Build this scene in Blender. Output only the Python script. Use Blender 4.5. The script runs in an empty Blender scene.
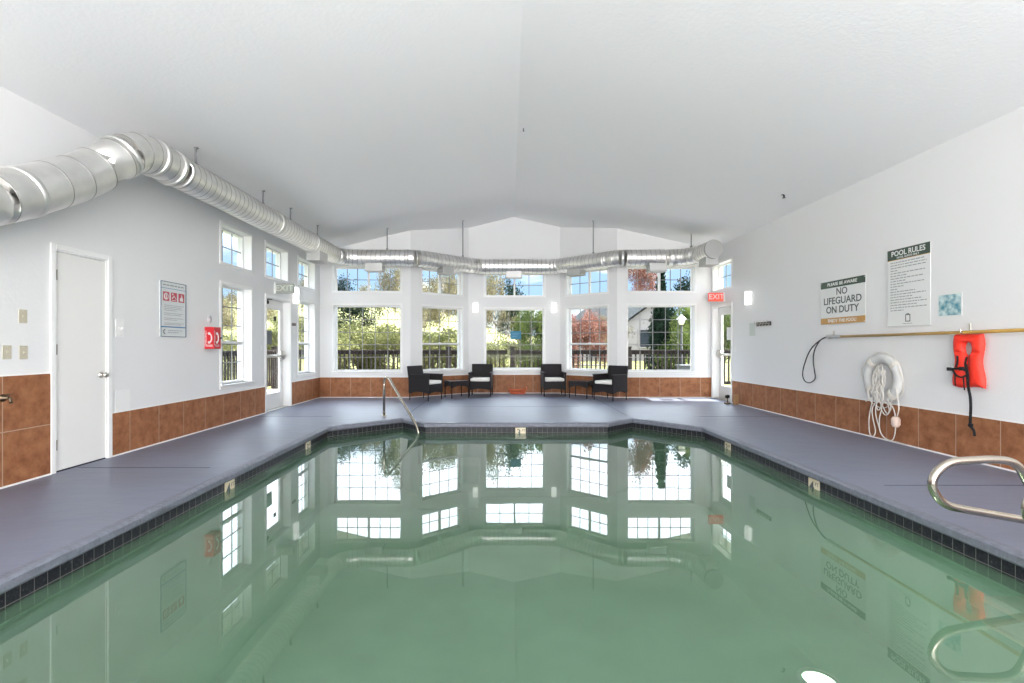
import bpy, bmesh, math, random
from mathutils import Vector, Matrix, noise
R = random.Random(11)
PI = math.pi
COL = bpy.context.scene.collection
CAMZ = 1.152

# ------------------------------------------------------------------ materials
def nodes_of(m):
    m.use_nodes = True
    return m.node_tree.nodes, m.node_tree.links, m.node_tree.nodes.get('Principled BSDF')

MATS = {}
def mat(name, col, rough=0.5, metal=0.0, var=0.0, scale=8.0, bump=0.0, bscale=60.0, emit=None, estr=0.0, spec=0.5, col2=None, detail=4.0):
    if name in MATS: return MATS[name]
    m = bpy.data.materials.new(name); N, L, b = nodes_of(m)
    b.inputs['Base Color'].default_value = (*col, 1)
    b.inputs['Roughness'].default_value = rough
    b.inputs['Metallic'].default_value = metal
    b.inputs['Specular IOR Level'].default_value = spec
    tc = N.new('ShaderNodeTexCoord')
    if var > 0 or col2:
        n = N.new('ShaderNodeTexNoise'); n.inputs['Scale'].default_value = scale; n.inputs['Detail'].default_value = detail
        L.new(tc.outputs['Object'], n.inputs['Vector'])
        r = N.new('ShaderNodeValToRGB')
        c2 = col2 if col2 else tuple(min(1, c * (1 + var)) for c in col)
        c1 = col if col2 else tuple(c * (1 - var) for c in col)
        r.color_ramp.elements[0].position = 0.35; r.color_ramp.elements[0].color = (*c1, 1)
        r.color_ramp.elements[1].position = 0.65; r.color_ramp.elements[1].color = (*c2, 1)
        L.new(n.outputs['Fac'], r.inputs['Fac']); L.new(r.outputs['Color'], b.inputs['Base Color'])
    if bump > 0:
        n2 = N.new('ShaderNodeTexNoise'); n2.inputs['Scale'].default_value = bscale; n2.inputs['Detail'].default_value = 3
        L.new(tc.outputs['Object'], n2.inputs['Vector'])
        bp = N.new('ShaderNodeBump'); bp.inputs['Strength'].default_value = bump; bp.inputs['Distance'].default_value = 0.01
        L.new(n2.outputs['Fac'], bp.inputs['Height']); L.new(bp.outputs['Normal'], b.inputs['Normal'])
    if emit:
        b.inputs['Emission Color'].default_value = (*emit, 1); b.inputs['Emission Strength'].default_value = estr
    MATS[name] = m
    return m

def math_node(N, L, op, a, b=None, c=None):
    n = N.new('ShaderNodeMath'); n.operation = op
    for i, v in enumerate((a, b, c)):
        if v is None: continue
        if isinstance(v, (int, float)): n.inputs[i].default_value = v
        else: L.new(v, n.inputs[i])
    return n.outputs[0]

def tile_mat(name, size, c_a, c_b, grout, gw, rough, flecks=None, sizey=None):
    """square tiles in metres on UV (s, z)"""
    m = bpy.data.materials.new(name); N, L, b = nodes_of(m)
    uv = N.new('ShaderNodeUVMap'); uv.uv_map = 'UVMap'
    sp = N.new('ShaderNodeSeparateXYZ'); L.new(uv.outputs['UV'], sp.inputs[0])
    masks = []; cells = []
    for o, sz in ((sp.outputs[0], size), (sp.outputs[1], sizey or size)):
        d = math_node(N, L, 'DIVIDE', o, sz)
        fl = math_node(N, L, 'FLOOR', d); cells.append(fl)
        fr = math_node(N, L, 'SUBTRACT', d, fl)
        e = math_node(N, L, 'MINIMUM', fr, math_node(N, L, 'SUBTRACT', 1.0, fr))
        masks.append(math_node(N, L, 'LESS_THAN', e, gw / 2 / sz))
    g = math_node(N, L, 'MAXIMUM', masks[0], masks[1])
    cx = N.new('ShaderNodeCombineXYZ'); L.new(cells[0], cx.inputs[0]); L.new(cells[1], cx.inputs[1])
    wn = N.new('ShaderNodeTexWhiteNoise'); wn.noise_dimensions = '3D'; L.new(cx.outputs[0], wn.inputs['Vector'])
    tc = N.new('ShaderNodeTexCoord')
    va = N.new('ShaderNodeVectorMath'); va.operation = 'MULTIPLY_ADD'
    L.new(wn.outputs['Color'], va.inputs[0]); va.inputs[1].default_value = (9, 9, 9); L.new(tc.outputs['Object'], va.inputs[2])
    n = N.new('ShaderNodeTexNoise'); n.inputs['Scale'].default_value = 9 if not flecks else 60; n.inputs['Detail'].default_value = 8; n.inputs['Roughness'].default_value = 0.68
    L.new(va.outputs[0], n.inputs['Vector'])
    r = N.new('ShaderNodeValToRGB'); r.color_ramp.elements[0].position = 0.32; r.color_ramp.elements[1].position = 0.68
    r.color_ramp.elements[0].color = (*c_a, 1); r.color_ramp.elements[1].color = (*c_b, 1)
    if flecks:
        e = r.color_ramp.elements.new(0.82); e.color = (*flecks, 1)
        r.color_ramp.elements[1].position = 0.6
    L.new(n.outputs['Fac'], r.inputs['Fac'])
    mx = N.new('ShaderNodeMix'); mx.data_type = 'RGBA'
    L.new(g, mx.inputs['Factor']); L.new(r.outputs['Color'], mx.inputs['A']); mx.inputs['B'].default_value = (*grout, 1)
    L.new(mx.outputs['Result'], b.inputs['Base Color'])
    b.inputs['Roughness'].default_value = rough; b.inputs['Specular IOR Level'].default_value = 0.18
    bp = N.new('ShaderNodeBump'); bp.inputs['Strength'].default_value = 0.4; bp.inputs['Distance'].default_value = 0.003
    L.new(math_node(N, L, 'SUBTRACT', 1.0, g), bp.inputs['Height']); L.new(bp.outputs['Normal'], b.inputs['Normal'])
    MATS[name] = m
    return m

def mix_shader(N, L, fac, a, b):
    s = N.new('ShaderNodeMixShader')
    if isinstance(fac, (int, float)): s.inputs[0].default_value = fac
    else: L.new(fac, s.inputs[0])
    L.new(a, s.inputs[1]); L.new(b, s.inputs[2]); return s.outputs[0]

def glass_mat(name, tint=(0.96, 0.98, 0.97), gl=1.0):
    m = bpy.data.materials.new(name); m.use_nodes = True
    N, L = m.node_tree.nodes, m.node_tree.links; N.clear()
    out = N.new('ShaderNodeOutputMaterial')
    t = N.new('ShaderNodeBsdfTransparent'); t.inputs[0].default_value = (*tint, 1)
    g = N.new('ShaderNodeBsdfGlossy'); g.inputs['Roughness'].default_value = 0.02
    lw = N.new('ShaderNodeFresnel'); lw.inputs[0].default_value = 1.35
    f = math_node(N, L, 'MULTIPLY', lw.outputs[0], gl)
    L.new(mix_shader(N, L, f, t.outputs[0], g.outputs[0]), out.inputs[0])
    MATS[name] = m; return m

def water_mat():
    m = bpy.data.materials.new('water'); m.use_nodes = True
    N, L = m.node_tree.nodes, m.node_tree.links; N.clear()
    out = N.new('ShaderNodeOutputMaterial')
    tc = N.new('ShaderNodeTexCoord')
    # ripples
    n = N.new('ShaderNodeTexNoise'); n.inputs['Scale'].default_value = 2.2; n.inputs['Detail'].default_value = 2
    L.new(tc.outputs['Object'], n.inputs['Vector'])
    n2 = N.new('ShaderNodeTexNoise'); n2.inputs['Scale'].default_value = 0.5; n2.inputs['Detail'].default_value = 1
    L.new(tc.outputs['Object'], n2.inputs['Vector'])
    mr = N.new('ShaderNodeMapRange'); mr.inputs[1].default_value = 0.5; mr.inputs[2].default_value = 0.7; mr.inputs[3].default_value = 0.06; mr.inputs[4].default_value = 1.0
    L.new(n2.outputs['Fac'], mr.inputs[0])
    h = math_node(N, L, 'MULTIPLY', n.outputs['Fac'], mr.outputs[0])
    bp = N.new('ShaderNodeBump'); bp.inputs['Strength'].default_value = 0.03; bp.inputs['Distance'].default_value = 0.03
    L.new(h, bp.inputs['Height'])
    tr = N.new('ShaderNodeBsdfTransparent'); tr.inputs[0].default_value = WATER_T
    df = N.new('ShaderNodeBsdfDiffuse')
    n3 = N.new('ShaderNodeTexNoise'); n3.inputs['Scale'].default_value = 0.7; n3.inputs['Detail'].default_value = 3
    L.new(tc.outputs['Object'], n3.inputs['Vector'])
    r = N.new('ShaderNodeValToRGB'); r.color_ramp.elements[0].position = 0.3; r.color_ramp.elements[1].position = 0.7
    r.color_ramp.elements[0].color = WATER_A; r.color_ramp.elements[1].color = WATER_B
    L.new(n3.outputs['Fac'], r.inputs['Fac']); L.new(r.outputs['Color'], df.inputs[0])
    tl = N.new('ShaderNodeBsdfTranslucent'); tl.inputs[0].default_value = (0.2, 0.42, 0.27, 1)
    body = mix_shader(N, L, 0.25, df.outputs[0], tl.outputs[0])
    body = mix_shader(N, L, 0.49, tr.outputs[0], body)
    g = N.new('ShaderNodeBsdfGlossy'); g.inputs['Roughness'].default_value = 0.0
    L.new(bp.outputs['Normal'], g.inputs['Normal'])
    fr = N.new('ShaderNodeFresnel'); fr.inputs[0].default_value = WATER_IOR
    L.new(bp.outputs['Normal'], fr.inputs['Normal'])
    L.new(mix_shader(N, L, fr.outputs[0], body, g.outputs[0]), out.inputs[0])
    MATS['water'] = m; return m

def leaf_mat(name, c1, c2):
    m = bpy.data.materials.new(name); m.use_nodes = True
    N, L = m.node_tree.nodes, m.node_tree.links; N.clear()
    out = N.new('ShaderNodeOutputMaterial'); tc = N.new('ShaderNodeTexCoord')
    n = N.new('ShaderNodeTexNoise'); n.inputs['Scale'].default_value = 2.5; n.inputs['Detail'].default_value = 5
    L.new(tc.outputs['Object'], n.inputs['Vector'])
    r = N.new('ShaderNodeValToRGB'); r.color_ramp.elements[0].position = 0.36; r.color_ramp.elements[1].position = 0.64
    r.color_ramp.elements[0].color = (*c1, 1); r.color_ramp.elements[1].color = (*c2, 1)
    L.new(n.outputs['Fac'], r.inputs['Fac'])
    d = N.new('ShaderNodeBsdfDiffuse'); t = N.new('ShaderNodeBsdfTranslucent')
    L.new(r.outputs['Color'], d.inputs[0]); L.new(r.outputs['Color'], t.inputs[0])
    L.new(mix_shader(N, L, 0.35, d.outputs[0], t.outputs[0]), out.inputs[0])
    MATS[name] = m; return m

def weave_mat(name, col):
    m = bpy.data.materials.new(name); N, L, b = nodes_of(m)
    tc = N.new('ShaderNodeTexCoord')
    ch = N.new('ShaderNodeTexChecker'); ch.inputs['Scale'].default_value = 70
    ch.inputs['Color1'].default_value = (*col, 1); ch.inputs['Color2'].default_value = (*[c * 0.55 for c in col], 1)
    L.new(tc.outputs['Object'], ch.inputs['Vector']); L.new(ch.outputs['Color'], b.inputs['Base Color'])
    bp = N.new('ShaderNodeBump'); bp.inputs['Strength'].default_value = 0.6; bp.inputs['Distance'].default_value = 0.004
    L.new(ch.outputs['Fac'], bp.inputs['Height']); L.new(bp.outputs['Normal'], b.inputs['Normal'])
    b.inputs['Roughness'].default_value = 0.6; b.inputs['Specular IOR Level'].default_value = 0.3
    MATS[name] = m; return m

WATER_T = (0.66, 0.84, 0.66, 1); WATER_A = (0.175, 0.315, 0.205, 1); WATER_B = (0.21, 0.375, 0.25, 1); WATER_IOR = 1.8
M_WALL = mat('wall_paint', (0.75, 0.75, 0.75), 0.55, bump=0.12, bscale=38)
M_CEIL = mat('ceiling_paint', (0.86, 0.86, 0.86), 0.6, bump=0.2, bscale=30)
M_WHITE = mat('white_trim_paint', (0.82, 0.82, 0.81), 0.35)
M_DOORW = mat('door_paint', (0.78, 0.77, 0.75), 0.4, bump=0.03, bscale=30)
M_TILE = tile_mat('brown_wall_tile', 0.452, (0.20, 0.078, 0.034), (0.37, 0.162, 0.078), (0.42, 0.30, 0.22), 0.008, 0.5)
M_PTILE = tile_mat('black_pool_tile', 0.0762, (0.005, 0.006, 0.009), (0.022, 0.023, 0.03), (0.20, 0.195, 0.18), 0.0035, 0.3, flecks=(0.30, 0.31, 0.33))
def deck_mat():
    m = bpy.data.materials.new('blue_grey_deck_paint'); N, L, b = nodes_of(m)
    tc = N.new('ShaderNodeTexCoord')
    n = N.new('ShaderNodeTexNoise'); n.inputs['Scale'].default_value = 1.3; n.inputs['Detail'].default_value = 7; n.inputs['Roughness'].default_value = 0.6
    L.new(tc.outputs['Object'], n.inputs['Vector'])
    r = N.new('ShaderNodeValToRGB'); r.color_ramp.elements[0].position = 0.35; r.color_ramp.elements[1].position = 0.68
    r.color_ramp.elements[0].color = (0.14, 0.155, 0.21, 1); r.color_ramp.elements[1].color = (0.175, 0.195, 0.265, 1)
    L.new(n.outputs['Fac'], r.inputs['Fac']); L.new(r.outputs['Color'], b.inputs['Base Color'])
    mr = N.new('ShaderNodeMapRange'); mr.inputs[3].default_value = 0.34; mr.inputs[4].default_value = 0.5
    L.new(n.outputs['Fac'], mr.inputs[0]); L.new(mr.outputs[0], b.inputs['Roughness'])
    mp = N.new('ShaderNodeMapping'); mp.inputs['Scale'].default_value = (1, 2.2, 1)
    L.new(tc.outputs['Object'], mp.inputs[0])
    n2 = N.new('ShaderNodeTexNoise'); n2.inputs['Scale'].default_value = 2.6; n2.inputs['Detail'].default_value = 6
    L.new(mp.outputs[0], n2.inputs['Vector'])
    bp = N.new('ShaderNodeBump'); bp.inputs['Strength'].default_value = 0.35; bp.inputs['Distance'].default_value = 0.02
    L.new(n2.outputs['Fac'], bp.inputs['Height']); L.new(bp.outputs['Normal'], b.inputs['Normal'])
    return m
M_DECK = deck_mat()
M_COPE = mat('coping_paint', (0.15, 0.16, 0.20), 0.5, var=0.12, scale=22, bump=0.5, bscale=45)
M_PLAST = mat('pool_plaster', (0.27, 0.42, 0.30), 0.6, var=0.12, scale=2.0)
M_JOINT = mat('joint_line', (0.03, 0.03, 0.045), 0.8)
M_STEEL = mat('stainless_steel', (0.52, 0.47, 0.40), 0.2, 1.0)
M_DUCT = mat('galvanised_duct', (0.78, 0.77, 0.75), 0.42, 1.0, var=0.07, scale=5)
M_SEAM = mat('duct_seam', (0.40, 0.38, 0.36), 0.4, 1.0)
M_REG = mat('duct_register_metal', (0.52, 0.52, 0.51), 0.5, 0.6)
M_GREY = mat('backlit_muntin_grey', (0.22, 0.22, 0.23), 0.5)  # window grids are white; their backlit shade is put into this grey
M_FRAMEG = mat('vinyl_window_frame', (0.72, 0.72, 0.72), 0.4)
M_GLASS = glass_mat('window_glass', gl=0.04)
M_WATER = water_mat()
M_BLACKM = mat('black_metal', (0.015, 0.015, 0.017), 0.65, spec=0.25)
M_WICKER = weave_mat('dark_wicker', (0.018, 0.014, 0.016))
M_CUSH = mat('white_cushion', (0.80, 0.78, 0.74), 0.9, bump=0.2, bscale=120)
M_RED = mat('phone_box_red', (0.55, 0.012, 0.02), 0.3)
M_SIGNW = mat('sign_white', (0.72, 0.73, 0.72), 0.25)
M_SIGNG = mat('sign_dark_green', (0.045, 0.075, 0.055), 0.25)
M_GOLD = mat('sign_gold', (0.50, 0.27, 0.08), 0.3)
M_INK = mat('ink_dark', (0.06, 0.07, 0.07), 0.5)
M_INKL = mat('ink_grey', (0.25, 0.26, 0.26), 0.5)
M_BLUE = mat('ink_blue', (0.05, 0.16, 0.34), 0.4)
M_PRED = mat('pictogram_red', (0.45, 0.05, 0.07), 0.4)
M_ALM = mat('almond_plastic', (0.50, 0.46, 0.36), 0.4)
M_PLW = mat('white_plastic', (0.80, 0.80, 0.79), 0.35)
M_LAMP = mat('sconce_diffuser', (0.9, 0.9, 0.9), 0.4, emit=(1, 0.97, 0.93), estr=1.2)
M_YEL = mat('yellow_pole', (0.50, 0.30, 0.07), 0.35, var=0.1, scale=6)
M_ORANGE = mat('vest_orange_red', (0.85, 0.035, 0.015), 0.6, bump=0.4, bscale=30)
M_STRAP = mat('black_strap', (0.008, 0.008, 0.009), 0.7)
M_RING = mat('ring_white', (0.60, 0.60, 0.585), 0.5, var=0.05, scale=10)
M_ROPE = mat('rope_white', (0.66, 0.63, 0.58), 0.8, bump=0.5, bscale=300)
M_TEAL = mat('teal_paper', (0.0, 0.16, 0.30), 0.5)
M_EXITR = mat('exit_red', (0.75, 0.12, 0.08), 0.4, emit=(0.9, 0.08, 0.05), estr=0.35)
M_EXITG = mat('exit_unlit_grey', (0.34, 0.36, 0.32), 0.4)
M_BRASS = mat('aged_brass', (0.16, 0.12, 0.08), 0.4, 1.0)
M_NICKEL = mat('satin_nickel', (0.60, 0.57, 0.52), 0.28, 1.0)
M_BASK = mat('basket_orange_red', (0.75, 0.17, 0.07), 0.5)
M_RAIL = mat('deck_railing_brown', (0.024, 0.019, 0.018), 0.8, var=0.15, scale=10, spec=0.15)
M_BARK = mat('bark', (0.085, 0.065, 0.05), 0.9, var=0.3, scale=12, bump=0.6, bscale=20)
M_BARKP = mat('pale_bark', (0.36, 0.30, 0.26), 0.9, var=0.2, scale=12)
M_GRASS = mat('grass_ground', (0.09, 0.10, 0.03), 0.95, col2=(0.20, 0.19, 0.07), scale=3.0, detail=8)
M_PATIO = mat('outdoor_boards', (0.32, 0.29, 0.26), 0.8, var=0.15, scale=6)
L_YG = leaf_mat('leaf_yellow_green', (0.07, 0.078, 0.03), (0.18, 0.175, 0.08))
L_G = leaf_mat('leaf_green', (0.025, 0.045, 0.015), (0.14, 0.17, 0.055))
L_DK = leaf_mat('leaf_dark_conifer', (0.006, 0.013, 0.009), (0.020, 0.033, 0.022))
L_RED = leaf_mat('leaf_russet', (0.12, 0.045, 0.035), (0.26, 0.14, 0.115))
L_GOLD = leaf_mat('leaf_gold', (0.08, 0.07, 0.04), (0.21, 0.185, 0.11))

# ------------------------------------------------------------------ mesh helpers
def new_bm(): return bmesh.new()

def link(name, bm, m, parent=None, smooth=False, M=None):
    me = bpy.data.meshes.new(name); bm.normal_update(); bm.to_mesh(me); bm.free()
    for x in (m if isinstance(m, (list, tuple)) else [m]): me.materials.append(x)
    if smooth:
        for p in me.polygons: p.use_smooth = True
        try: me.set_sharp_from_angle(angle=math.radians(40))
        except Exception: pass
    o = bpy.data.objects.new(name, me); COL.objects.link(o)
    if parent is not None: o.parent = parent
    elif M is not None: o.matrix_world = M
    return o

def setup(o, label, cat=None, group=None, kind=None):
    if label: o['label'] = label
    if cat: o['category'] = cat
    if group: o['group'] = group
    if kind: o['kind'] = kind
    return o

def thing(name, label, cat, M=None, group=None, kind=None):
    o = bpy.data.objects.new(name, None); COL.objects.link(o); o.empty_display_size = 0.1
    if M is not None: o.matrix_world = M
    return setup(o, label, cat, group, kind)

def T(x, y, z): return Matrix.Translation((x, y, z))
def RZ(a): return Matrix.Rotation(a, 4, 'Z')

def box(bm, x0, x1, y0, y1, z0, z1, bev=0.0, M=None, seg=1):
    r = bmesh.ops.create_cube(bm, size=1.0); vs = r['verts']
    for v in vs:
        v.co = Vector((x0 if v.co.x < 0 else x1, y0 if v.co.y < 0 else y1, z0 if v.co.z < 0 else z1))
    if bev > 0:
        es = list({e for v in vs for e in v.link_edges})
        rb = bmesh.ops.bevel(bm, geom=es, offset=bev, segments=seg, affect='EDGES', profile=0.5)
        vs = [v for v in rb['verts']] if rb['verts'] else vs
        # all verts of island
        seen = set(vs); st = list(vs)
        while st:
            v = st.pop()
            for e in v.link_edges:
                w = e.other_vert(v)
                if w not in seen: seen.add(w); st.append(w)
        vs = list(seen)
    if M is not None:
        for v in vs: v.co = M @ v.co
    return vs

def cyl(bm, p0, p1, r0, r1=None, n=16, cap=True):
    p0, p1 = Vector(p0), Vector(p1)
    tube(bm, [p0, p1], [r0, r0 if r1 is None else r1], n, cap)

def tube(bm, pts, rad, n=12, cap=True, closed=False, mats=None):
    pts = [Vector(p) for p in pts]
    if not hasattr(rad, '__len__'): rad = [rad] * len(pts)
    k = len(pts); rings = []
    t0 = (pts[1] - pts[0]).normalized()
    up = Vector((0, 0, 1)) if abs(t0.z) < 0.9 else Vector((1, 0, 0))
    nrm = (up - t0 * up.dot(t0)).normalized()
    for i in range(k):
        if closed: t = (pts[(i + 1) % k] - pts[i - 1]).normalized()
        elif i == 0: t = t0
        elif i == k - 1: t = (pts[-1] - pts[-2]).normalized()
        else: t = ((pts[i + 1] - pts[i]).normalized() + (pts[i] - pts[i - 1]).normalized()).normalized()
        nrm = (nrm - t * nrm.dot(t)).normalized(); bi = t.cross(nrm)
        rings.append([bm.verts.new(pts[i] + (nrm * math.cos(2 * PI * j / n) + bi * math.sin(2 * PI * j / n)) * rad[i]) for j in range(n)])
    m = k if closed else k - 1
    for i in range(m):
        a, b = rings[i], rings[(i + 1) % k]
        for j in range(n):
            f = bm.faces.new((a[j], a[(j + 1) % n], b[(j + 1) % n], b[j])); f.smooth = True
            if mats: f.material_index = mats[i]
    if cap and not closed:
        bm.faces.new(list(reversed(rings[0]))); bm.faces.new(rings[-1])

def lathe(bm, prof, n=24, M=None):
    """prof: list of (r, z) about local z"""
    rings = []
    for r, z in prof:
        if r < 1e-5: rings.append([bm.verts.new((0, 0, z))])
        else: rings.append([bm.verts.new((r * math.cos(2 * PI * j / n), r * math.sin(2 * PI * j / n), z)) for j in range(n)])
    for a, b in zip(rings, rings[1:]):
        for j in range(n):
            k = (j + 1) % n
            vs = [a[j % len(a)], a[k % len(a)], b[k % len(b)], b[j % len(b)]]
            u = []
            for v in vs:
                if v not in u: u.append(v)
            if len(u) > 2:
                f = bm.faces.new(u); f.smooth = True
    if M is not None:
        for ring in rings:
            for v in ring: v.co = M @ v.co

def smooth_path(P, sub=8):
    P = [Vector(p) for p in P]; out = []
    for i in range(len(P) - 1):
        p0 = P[max(i - 1, 0)]; p1 = P[i]; p2 = P[i + 1]; p3 = P[min(i + 2, len(P) - 1)]
        for j in range(sub):
            t = j / sub
            out.append(0.5 * ((2 * p1) + (-p0 + p2) * t + (2 * p0 - 5 * p1 + 4 * p2 - p3) * t * t + (-p0 + 3 * p1 - 3 * p2 + p3) * t ** 3))
    out.append(P[-1]); return out

def fillet(P, rad, seg=6):
    """round the corners of a polyline"""
    P = [Vector(p) for p in P]; out = [P[0]]
    for i in range(1, len(P) - 1):
        a, b, c = P[i - 1], P[i], P[i + 1]
        u = (a - b); v = (c - b); d = min(rad, u.length * 0.49, v.length * 0.49)
        p, q = b + u.normalized() * d, b + v.normalized() * d
        for j in range(seg + 1):
            t = j / seg
            out.append(p * (1 - t) ** 2 + b * 2 * t * (1 - t) + q * t * t)
    out.append(P[-1]); return out

def prism(bm, poly, z0, z1, M=None):
    """extrude XY polygon between z0, z1"""
    a = [bm.verts.new((x, y, z0)) for x, y in poly]; b = [bm.verts.new((x, y, z1)) for x, y in poly]
    if M is not None:
        for v in a + b: v.co = M @ v.co
    bm.faces.new(list(reversed(a))); bm.faces.new(b)
    for i in range(len(poly)):
        j = (i + 1) % len(poly); bm.faces.new((a[i], a[j], b[j], b[i]))

def text_obj(body, size, m, parent, x, y, z, depth=0.0008, align='CENTER', name='lettering', M=None, sx=1.0, bold=0.0):
    c = bpy.data.curves.new('t', 'FONT'); c.body = body; c.size = size; c.extrude = depth; c.align_x = align; c.align_y = 'CENTER'
    c.offset = bold
    c.resolution_u = 3
    o = bpy.data.objects.new('t', c); COL.objects.link(o)
    bpy.context.view_layer.update()
    me = bpy.data.meshes.new_from_object(o.evaluated_get(bpy.context.evaluated_depsgraph_get()))
    bpy.data.objects.remove(o); bpy.data.curves.remove(c)
    me.name = name; me.materials.clear(); me.materials.append(m)
    n = bpy.data.objects.new(name, me); COL.objects.link(n); n.parent = parent
    n.matrix_local = (M if M is not None else Matrix.Identity(4)) @ T(x, y, z) @ Matrix.Diagonal((sx, 1, 1, 1))
    return n

def slab_poly(bm, poly, z):
    return bm.faces.new([bm.verts.new((x, y, z)) for x, y in poly])

# ------------------------------------------------------------------ plan of the room
XL, XR, YF, YC, YN = -4.04, 4.71, 10.96, 11.95, -7.0
P_LN, P_LF, P_A, P_B, P_C, P_D, P_RF, P_RN = (XL, YN), (XL, YF), (-2.01, YF), (-0.78, YC), (1.45, YC), (2.61, YF), (XR, YF), (XR, YN)
RIDGE_X = 0.33
def H(x): return CAMZ + 3.15 - (0.24 * (RIDGE_X - x) if x < RIDGE_X else 0.2237 * (x - RIDGE_X))

class Wall:
    def __init__(s, a, b):
        s.a = Vector((a[0], a[1], 0)); s.b = Vector((b[0], b[1], 0)); s.u = (s.b - s.a).normalized(); s.len = (s.b - s.a).length
        s.w = s.u.cross(Vector((0, 0, 1)))
    def frame(s, d, z, w=0.0):
        o = s.a + s.u * d + Vector((0, 0, z)) + s.w * w
        return Matrix(((s.u.x, 0, s.w.x, o.x), (s.u.y, 0, s.w.y, o.y), (0, 1, 0, o.z), (0, 0, 0, 1)))
    def pt(s, d, z, w=0.0): return s.a + s.u * d + Vector((0, 0, z)) + s.w * w

TH = 0.22
def build_wall(name, W, holes, extra=()):
    S = sorted({0.0, W.len, *extra, *[h[0] for h in holes], *[h[1] for h in holes]})
    Z = sorted({-0.02, 2.2, *[h[2] for h in holes], *[h[3] for h in holes]})
    bm = new_bm()
    def top(d): return H((W.a + W.u * d).x) + 0.02
    def quad(p): 
        bm.faces.new([bm.verts.new(q) for q in p])
    def inhole(s, z): return any(h[0] < s < h[1] and h[2] < z < h[3] for h in holes)
    def P(d, z, w): return W.pt(d, min(z, 99), w)
    for w, flip in ((0.0, False), (-TH, True)):
        for i in range(len(S) - 1):
            for j in range(len(Z)):
                z0 = Z[j]; z1a, z1b = (Z[j + 1], Z[j + 1]) if j < len(Z) - 1 else (top(S[i]), top(S[i + 1]))
                zm = (z0 + min(z1a, z1b)) / 2
                if inhole((S[i] + S[i + 1]) / 2, zm): continue
                q = [P(S[i], z0, w), P(S[i + 1], z0, w), P(S[i + 1], z1b, w), P(S[i], z1a, w)]
                if flip: q.reverse()
                quad(q)
    for s0, s1, z0, z1 in holes:
        quad([P(s0, z0, 0), P(s0, z1, 0), P(s0, z1, -TH), P(s0, z0, -TH)])
        quad([P(s1, z0, -TH), P(s1, z1, -TH), P(s1, z1, 0), P(s1, z0, 0)])
        quad([P(s0, z1, 0), P(s1, z1, 0), P(s1, z1, -TH), P(s0, z1, -TH)])
        quad([P(s0, z0, -TH), P(s1, z0, -TH), P(s1, z0, 0), P(s0, z0, 0)])
    bmesh.ops.remove_doubles(bm, verts=bm.verts, dist=1e-4)
    o = link(name, bm, M_WALL); setup(o, None, kind='structure'); return o

LO, HI = (0.588, 2.058), (2.375, 2.925)
W_L, W_FL, W_AL, W_C, W_AR, W_FR, W_R, W_N = (Wall(P_LN, P_LF), Wall(P_LF, P_A), Wall(P_A, P_B), Wall(P_B, P_C), Wall(P_C, P_D), Wall(P_D, P_RF), Wall(P_RF, P_RN), Wall(P_RN, P_LN))
def ly(y): return y - YN
def ry(y): return YF - y
wl1, wl3 = (ly(7.08), ly(7.93)), (ly(9.78), ly(10.63)); wl2 = (ly(8.43), ly(9.28)); dl2 = (ly(8.44), ly(9.40)); dl1 = (ly(4.44), ly(5.03))
wf1 = (0.31, 1.80); wf5 = (0.24, 1.73); wc = (0.405, 1.845)
wal = (0.535 * W_AL.len - 0.55, 0.535 * W_AL.len + 0.55); war = (0.4865 * W_AR.len - 0.54, 0.4865 * W_AR.len + 0.54)
dr = (ry(10.86), ry(9.99)); wr = (ry(10.84), ry(9.99))
def hh(r, z): return (r[0], r[1], z[0], z[1])
build_wall('wall_left', W_L, [hh(wl1, LO), hh(wl1, HI), hh(wl2, HI), hh(wl3, LO), hh(wl3, HI), (dl2[0], dl2[1], -0.02, 2.0), (dl1[0], dl1[1], -0.02, 2.03)])
build_wall('wall_far_left', W_FL, [hh(wf1, LO), hh(wf1, HI)])
build_wall('wall_bay_left', W_AL, [hh(wal, LO), hh(wal, HI)])
build_wall('wall_bay_centre', W_C, [hh(wc, LO), hh(wc, HI)], extra=(RIDGE_X + 0.78,))
build_wall('wall_bay_right', W_AR, [hh(war, LO), hh(war, HI)])
build_wall('wall_far_right', W_FR, [hh(wf5, LO), hh(wf5, HI)])
build_wall('wall_right', W_R, [(dr[0], dr[1], -0.02, 2.0), hh(wr, HI)])
build_wall('wall_near', W_N, [], extra=(XR - 0.08,))

# ceiling, two sloped planes with a fair ridge
bm = new_bm()
x0, x1, ya, yb = XL - 0.71, XR + 0.71, YN - 0.3, YC + 0.55
rxa, rxb = 0.0, RIDGE_X + 0.01
zr = CAMZ + 3.15
lo = [bm.verts.new(p) for p in ((x0, ya, H(x0)), (rxa, ya, zr), (x1, ya, H(x1)), (x0, yb, H(x0)), (rxb, yb, zr), (x1, yb, H(x1)))]
up = [bm.verts.new(v.co + Vector((0, 0, 0.25))) for v in lo]
for a in (lo, up):
    bm.faces.new((a[0], a[3], a[4], a[1])); bm.faces.new((a[1], a[4], a[5], a[2]))
for i, j in ((0, 1), (1, 2), (3, 4), (4, 5), (0, 3), (2, 5)): bm.faces.new((lo[i], lo[j], up[j], up[i]))
bmesh.ops.recalc_face_normals(bm, faces=bm.faces)
setup(link('ceiling', bm, M_CEIL), None, kind='structure')

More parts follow.
